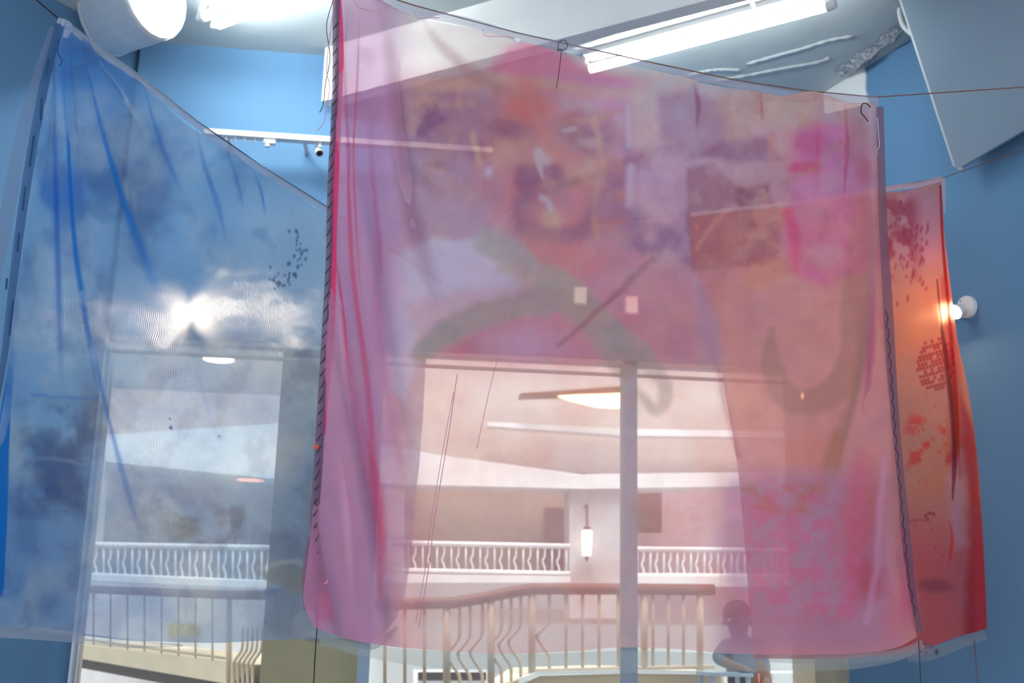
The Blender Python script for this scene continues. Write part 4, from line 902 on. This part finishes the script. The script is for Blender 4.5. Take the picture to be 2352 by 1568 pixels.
# ---- blue cloth
PBl = vplane((60, 784), 3.45, (950, 1000), 6.0)
blue = empty('blue_cloth', 'sheer blue cloth gathered at its top left corner, hung on a string', 'cloth')
def bend_blue(u, v, px, py):
    ang = np.arctan2(px-140, np.maximum(py-20, 1)); rr = np.hypot(px-140, py-20)
    b = 0.016*np.sin(ang*26)*np.exp(-rr/700)*np.minimum(rr/120, 1)+0.012*np.sin(u*14+2*v)+0.008*np.sin(u*31+v*5)
    b += 0.020*(vnoise(px, py, 150, 19)-0.5)+0.006*(vnoise(px, py, 40, 23)-0.5)
    return b
Paint.BG = np.array([0.10, 0.27, 0.55])
def paint_blue(x, y):
    p = Paint(x, y, (106, 152, 204), 0.50, 0.62)
    one = np.ones_like(x)
    p.mottle(one, (60, 120, 182), 0.52, 230, 0.45, 0.7, 5, 0.8)
    p.put(sstep(900, 1150, y)*(1-sstep(350, 600, x)), (92, 130, 180), 0.54, 0.5)
    p.put(sstep(450, 620, x)*sstep(380, 520, y)*(1-sstep(800, 950, y)), (136, 164, 210), 0.46, 0.7)
    p.put(sstep(560, 720, x)*sstep(1100, 1200, y), (98, 140, 188), 0.50, 0.6)
    p.ell(280, 380, 130, 110, (50, 98, 158), 0.60, 0.85, 0.5, 20, 30, 6)
    p.ell(390, 330, 70, 50, (58, 108, 166), 0.58, 0.7, 0.6, 30, 20, 8)
    p.ell(130, 430, 60, 60, (34, 110, 180), 0.60, 0.8, 0.3)
    p.poly([(120, 400), (190, 385), (205, 620), (130, 640)], (24, 104, 176), 0.6, 0.6, 14)
    p.ell(330, 480, 60, 130, (78, 108, 156), 0.56, 0.7, 0.6, 10, 30, 9)
    p.ell(180, 300, 14, 40, (110, 150, 200), 0.5, 0.6, 0.6, 20)
    p.mottle(p.soft_box(80, 330, 880, 1120, 60), (54, 86, 134), 0.62, 110, 0.40, 0.56, 12, 0.7)
    p.poly([(60, 1020), (190, 1010), (200, 1160), (90, 1150)], (68, 100, 150), 0.60, 0.8, 20, 24)
    p.mottle(p.soft_box(30, 210, 920, 1190, 20), (62, 96, 146), 0.60, 40, 0.46, 0.62, 14, 0.6)
    p.line([(60, 1052), (150, 1058), (210, 1068)], 6, (110, 140, 180), 0.5, 0.7, 5)
    p.line([(330, 1172), (400, 1185), (440, 1195)], 10, (84, 110, 145), 0.55, 0.7, 6)
    p.ell(405, 1215, 45, 34, (86, 108, 130), 0.62, 0.8, 0.7, 0, 22, 15)
    p.mottle(p.soft_box(310, 560, 1160, 1260, 15), (70, 96, 136), 0.62, 45, 0.48, 0.6, 16, 0.7)
    p.ell(500, 1195, 12, 16, (130, 116, 140), 0.55, 0.5, 0.7)
    p.ell(650, 1250, 80, 40, (58, 104, 160), 0.58, 0.6, 0.6, 10, 20)
    p.ell(680, 1320, 90, 40, (82, 106, 136), 0.58, 0.6, 0.6, 10, 20)
    p.poly([(610, 1350), (660, 1348), (640, 1366), (620, 1368)], (62, 110, 176), 0.62, 0.7, 5)
    p.line([(600, 1310), (680, 1290), (750, 1330)], 10, (130, 160, 196), 0.5, 0.6, 6)
    r = np.random.RandomState(7)
    for k in range(46):
        cx = 680+r.normal(0, 14); cy = 590+r.normal(0, 32)
        if k > 26: cx, cy = 640+r.normal(0, 22), 640+r.normal(0, 14)
        p.ell(cx, cy, r.uniform(2.5, 6), r.uniform(2.5, 7), (44, 92, 142), 0.66, 0.85, 0.4, 0, 2)
    for cx, cy, q in ((388, 982, 5), (500, 1002, 4), (108, 1124, 5), (386, 962, 3)): p.ell(cx, cy, q, q, (20, 84, 150), 0.8, 1, 0.3, 0, 1)
    p.mottle(p.soft_box(180, 400, 560, 760, 50), (112, 150, 196), 0.46, 40, 0.5, 0.62, 26, 0.5)
    p.mottle(one, (150, 176, 216), 0.48, 150, 0.5, 0.68, 91, 0.5)
    p.mottle(one, (60, 104, 160), 0.56, 60, 0.56, 0.68, 93, 0.4)
    p.line([(75, 905), (160, 915), (240, 910)], 7, (38, 116, 180), 0.6, 0.7, 5)
    p.line([(450, 870), (480, 960), (500, 1010)], 8, (70, 130, 206), 0.55, 0.6, 6)
    return p
bl_top = [(140, 52), (170, 84), (300, 178), (450, 294), (600, 398), (750, 490), (880, 575), (985, 645)]
bl_bot = [(-60, 1432), (60, 1444), (180, 1458), (300, 1470), (500, 1476), (620, 1470), (760, 1466), (860, 1464), (915, 1420)]
bl_left = [(140, 52), (122, 120), (80, 300), (40, 560), (10, 800), (-15, 1000), (-40, 1200), (-60, 1432)]
bl_right = [(985, 645), (970, 820), (962, 1000), (950, 1200), (937, 1350), (915, 1420)]
cloth('sheet', PBl, bl_top, bl_bot, bl_left, bl_right, 360, 400, bend_blue, paint_blue, M['sheer_blue'], blue)
strip('top_hem', PBl, [(138, 50), (172, 72), (240, 125), (300, 166), (380, 228), (450, 284), (520, 336), (600, 388), (680, 438), (750, 482), (880, 566), (985, 636)], [16, 22, 20, 18, 18, 18, 18, 15, 14, 12, 10, 9], (176, 186, 206), 0.72, M['sheer_grey'], blue, 0.010, 150, 0.3, bend=0.006)
band_b = strip('side_band', PBl, [(138, 55), (105, 180), (78, 320), (52, 480), (30, 650), (8, 830), (-10, 930)], [22, 24, 26, 24, 22, 18, 14], (72, 104, 150), 0.72, M['sheer_grey'], blue, 0.014, 90, 0.2, bend=0.004)
strip('side_band', PBl, [(120, 60), (84, 180), (48, 320), (18, 480), (-8, 600), (-30, 720)], [10, 26, 34, 38, 40, 36], (140, 152, 182), 0.45, M['sheer_grey'], blue, 0.006, 80, 0.15)
strip('side_band', PBl, [(30, 800), (10, 980), (6, 1150), (0, 1370)], [8, 30, 26, 16], (0, 108, 178), 0.85, M['sheer_blue'], blue, 0.012, 60, 0.1, L=0.6)
strip('bottom_hem', PBl, [(-50, 1444), (60, 1452), (176, 1464), (300, 1478), (420, 1482)], [36, 30, 24, 20, 5], (186, 192, 204), 0.5, M['sheer_grey'], blue, -0.008, 50, 0.0, bend=0.004)
strip('bottom_hem', PBl, [(700, 1466), (780, 1474), (860, 1478), (915, 1440)], [10, 22, 26, 8], (150, 160, 172), 0.5, M['sheer_grey'], blue, -0.008, 40, 0.0)
strip('knot', PBl, [(132, 46), (146, 52), (158, 62), (150, 86)], [14, 20, 20, 14], (180, 190, 210), 0.8, M['sheer_grey'], blue, 0.018, 30, 0.2, bend=0.008)
for pts, wd, c, dn in (
    ([(152, 80), (152, 160), (155, 250), (160, 400), (172, 560), (192, 700), (215, 850), (232, 920)], [26, 30, 10, 12, 14, 18, 12, 6], (10, 122, 190), 0.62),
    ([(196, 130), (225, 260), (270, 420), (320, 560), (372, 700)], [6, 12, 18, 26, 30], (22, 128, 206), 0.50),
    ([(124, 150), (126, 320), (130, 500), (136, 700), (142, 900)], [8, 14, 16, 20, 16], (20, 110, 184), 0.40),
    ([(180, 700), (210, 780), (235, 900), (280, 1080), (330, 1250)], [8, 14, 12, 20, 10], (60, 132, 200), 0.36),
    ([(330, 200), (370, 330), (420, 450)], [6, 16, 20], (64, 130, 196), 0.36),
    ([(520, 340), (545, 420), (560, 480)], [5, 12, 10], (60, 128, 196), 0.36),
    ([(580, 385), (600, 440), (610, 500)], [4, 10, 8], (70, 136, 200), 0.36),
    ([(450, 290), (470, 380), (500, 470), (520, 560)], [5, 14, 18, 10], (80, 140, 200), 0.32)):
    strip('pleat', PBl, pts, [w*1.3 for w in wd], c, min(0.9, dn*1.25), M['sheer_fold'], blue, 0.014, 60, 1.0, L=0.6)
for a, b in (((112, 135), (106, 172)), ((96, 225), (94, 275)), ((78, 312), (68, 382)), ((58, 430), (52, 484)), ((44, 535), (40, 578)), ((30, 690), (22, 770)), ((16, 640), (14, 664))):
    MB().tube([PBl.hit(*a, 0.020), PBl.hit((a[0]+b[0])/2, (a[1]+b[1])/2, 0.026), PBl.hit(*b, 0.020)], 0.0028, 6).build('stitch', M['thread_b'], band_b)
thread('loose_thread', PBl, [(136, 88), (133, 120), (142, 138), (137, 152)], 0.0016, M['thread_b'], blue, 0.024, 18)

# ---- red cloth
PRd = vplane((1650, 1000), 5.75, (2230, 900), 5.45)
red = empty('red_cloth', 'sheer red cloth hanging behind the pink one by the wall lamp', 'cloth')
Paint.BG = np.array([0.02, 0.06, 0.10])
def bend_red(u, v, px, py):
    return 0.015*np.sin(u*12+v*2)+0.05*np.exp(-((u-0.96)/0.05)**2)*v+0.010*(vnoise(px, py, 90, 29)-0.5)
def paint_red(x, y):
    p = Paint(x, y, (194, 102, 86), 0.62, 0.6); one = np.ones_like(x)
    p.mottle(one, (206, 98, 70), 0.68, 150, 0.4, 0.65, 3, 0.8)
    p.put(p.soft_box(2060, 2170, 430, 600, 40), (186, 100, 118), 0.62, 0.8)
    p.put(sstep(1080, 1300, y), (160, 62, 74), 0.72, 0.8)
    p.mottle(p.soft_box(1990, 2110, 450, 640, 20), (140, 48, 62), 0.76, 34, 0.44, 0.54, 5, 0.9)
    r = np.random.RandomState(5)
    for k in range(70):
        cx = 2090+r.normal(0, 34); cy = 560+r.normal(0, 55)
        if cx < 2150: p.ell(cx, cy, r.uniform(2, 4), r.uniform(5, 12), (134, 38, 56), 0.78, 0.8, 0.4, 12, 2)
    for i in range(13):
        for j in range(12):
            cx = 2112+j*7.5+(i % 2)*3.5-i*0.5; cy = 790+i*9.5+j*-2
            if (cx-2150)**2/42**2+(cy-835)**2/62**2 < 1 and r.rand() < 0.85: p.ell(cx, cy, 3.6, 5.2, (134, 34, 44), 0.80, 0.9, 0.4, 20, 1)
    p.mottle(p.soft_box(2080, 2200, 950, 1100, 20), (196, 40, 40), 0.76, 30, 0.56, 0.62, 8, 0.8)
    p.line([(2170, 640), (2182, 760), (2192, 900), (2202, 1080)], [20, 30, 30, 40], (150, 34, 48), 0.74, 0.6, 8)
    p.poly([(2205, 900), (2240, 1000), (2270, 1460), (2215, 1460), (2220, 1200)], (150, 22, 38), 0.82, 0.85, 10)
    p.poly([(2175, 1100), (2205, 1040), (2212, 1250), (2190, 1260)], (180, 110, 122), 0.62, 0.7, 12)
    p.ell(2150, 1345, 40, 18, (120, 48, 62), 0.74, 0.8, 0.6, 10, 10)
    for cx, cy in ((2128, 1184), (2136, 1178), (2132, 1193), (2146, 1180)): p.ell(cx, cy, 5, 5, (130, 40, 52), 0.8, 0.9, 0.4, 0, 1)
    p.line([(2086, 1196), (2130, 1192)], 6, (140, 62, 72), 0.74, 0.8, 3)
    for k in range(30):
        cx, cy = r.uniform(2080, 2200), r.uniform(900, 1300); p.ell(cx, cy, r.uniform(1, 3), r.uniform(2, 6), (170, 26, 32), 0.78, 0.7, 0.4, 10, 1)
    p.line([(2184, 1200), (2186, 1230), (2180, 1300)], [4, 10, 3], (190, 22, 30), 0.8, 0.8, 3)
    return p
rd_top = [(1584, 500), (1800, 474), (2000, 446), (2080, 436), (2120, 426), (2164, 414)]
rd_bot = [(1730, 1512), (1900, 1512), (2060, 1502), (2130, 1488), (2200, 1462), (2262, 1442)]
rd_left = [(1584, 500), (1598, 620), (1650, 740), (1662, 880), (1692, 1060), (1710, 1250), (1730, 1512)]
rd_right = [(2164, 414), (2168, 520), (2182, 650), (2198, 780), (2226, 920), (2246, 1100), (2256, 1280), (2262, 1442)]
cloth('sheet', PRd, rd_top, rd_bot, rd_left, rd_right, 230, 300, bend_red, paint_red, M['sheer_red'], red)
strip('top_hem', PRd, [(1584, 494), (1800, 468), (2000, 440), (2060, 430), (2110, 424), (2166, 410)], [10, 10, 11, 12, 14, 13], (222, 180, 180), 0.7, M['sheer_grey'], red, 0.010, 80, 0.2, bend=0.004)
strip('top_hem', PRd, [(2166, 408), (2168, 450), (2170, 490)], [10, 9, 3], (198, 196, 206), 0.6, M['sheer_grey'], red, -0.004, 20, 0.2)
strip('bottom_hem', PRd, [(2085, 1506), (2130, 1502), (2200, 1478), (2263, 1455)], [26, 30, 26, 26], (150, 158, 166), 0.50, M['sheer_grey'], red, -0.006, 40, 0.0, bend=0.003)
strip('side_band', PRd, [(2160, 425), (2166, 560), (2178, 700), (2195, 900), (2205, 1100)], [6, 8, 10, 12, 4], (190, 30, 40), 0.8, M['sheer_red'], red, 0.012, 60, 0.4)
strip('pleat', PRd, [(2152, 640), (2164, 760), (2180, 860), (2194, 1000), (2188, 1150)], [4, 10, 22, 20, 4], (120, 30, 44), 0.6, M['sheer_red'], red, 0.010, 60, 0.5)
thread('loose_thread', PRd, [(2238, 1468), (2241, 1510), (2244, 1545), (2246, 1580)], 0.0020, M['twine'], red, 0.0, 16)
# dark prints on the hem
r = random.Random(2)
for k in range(12):
    x, y = 2112+r.uniform(0, 40), 1484+r.uniform(-8, 16)
    MB().lathe(PRd.hit(x, y, 0.012), PRd.off(1.0), [(0, 0.006+0.004*r.random()), (0.001, 0.004)], 8).build('print_dot', mat('print_%d' % k, (0.16, 0.08, 0.09), 0.9), red)

# ---- strings
def cord(plane_pts, r, label, m):
    o = MB().tube(plane_pts, r, 6).build('hanging_string', m, smooth=True); tag(o, label, 'string', 'strings carrying the cloths'); return o
pts = [PP.hit(*p, 0.004) for p in ((700, -75), (766, -48), (950, 12), (1190, 76), (1480, 140), (1700, 186), (1850, 208), (2010, 223))]
pts += [CAM+(PR.hit(2420, 194)-CAM)*1.0]
pts = pts[:-1]+[pts[-2]+(PR.hit(3100, 150, 0.0)-pts[-2])*t for t in (0.5, 1.0)]
Pend = PP.hit(700, -75, 0.004); far_l = Plane((XL, 0, 0), (1, 0, 0)).hit(-700, -560)
cord([Pend+(np.array([Pend[0]-0.9, Pend[1]-0.5, zc(Pend[0]-0.9)])-Pend)]+pts, 0.0022, 'brown string carrying the pink cloth to the right wall', M['twine'])
pts = [PBl.hit(*p, 0.006) for p in ((138, 46), (300, 160), (450, 276), (600, 380), (750, 474), (985, 630))]
e = PB.hit(1160, 735)
PLw = Plane((XL, 0, 0), (1, 0, 0))
cord([PBl.hit(-40, -105, 0.006), PBl.hit(84, 0, 0.006)]+pts+[e], 0.0022, 'thin dark string carrying the blue cloth', M['thread'])
pts = [PRd.hit(*p, 0.006) for p in ((1584, 490), (1800, 463), (2000, 436), (2166, 408))]
cord([PB.hit(1300, 520)]+pts+[PR.hit(2470, 303)], 0.0022, 'brown string carrying the red cloth past the grey board', M['twine'])
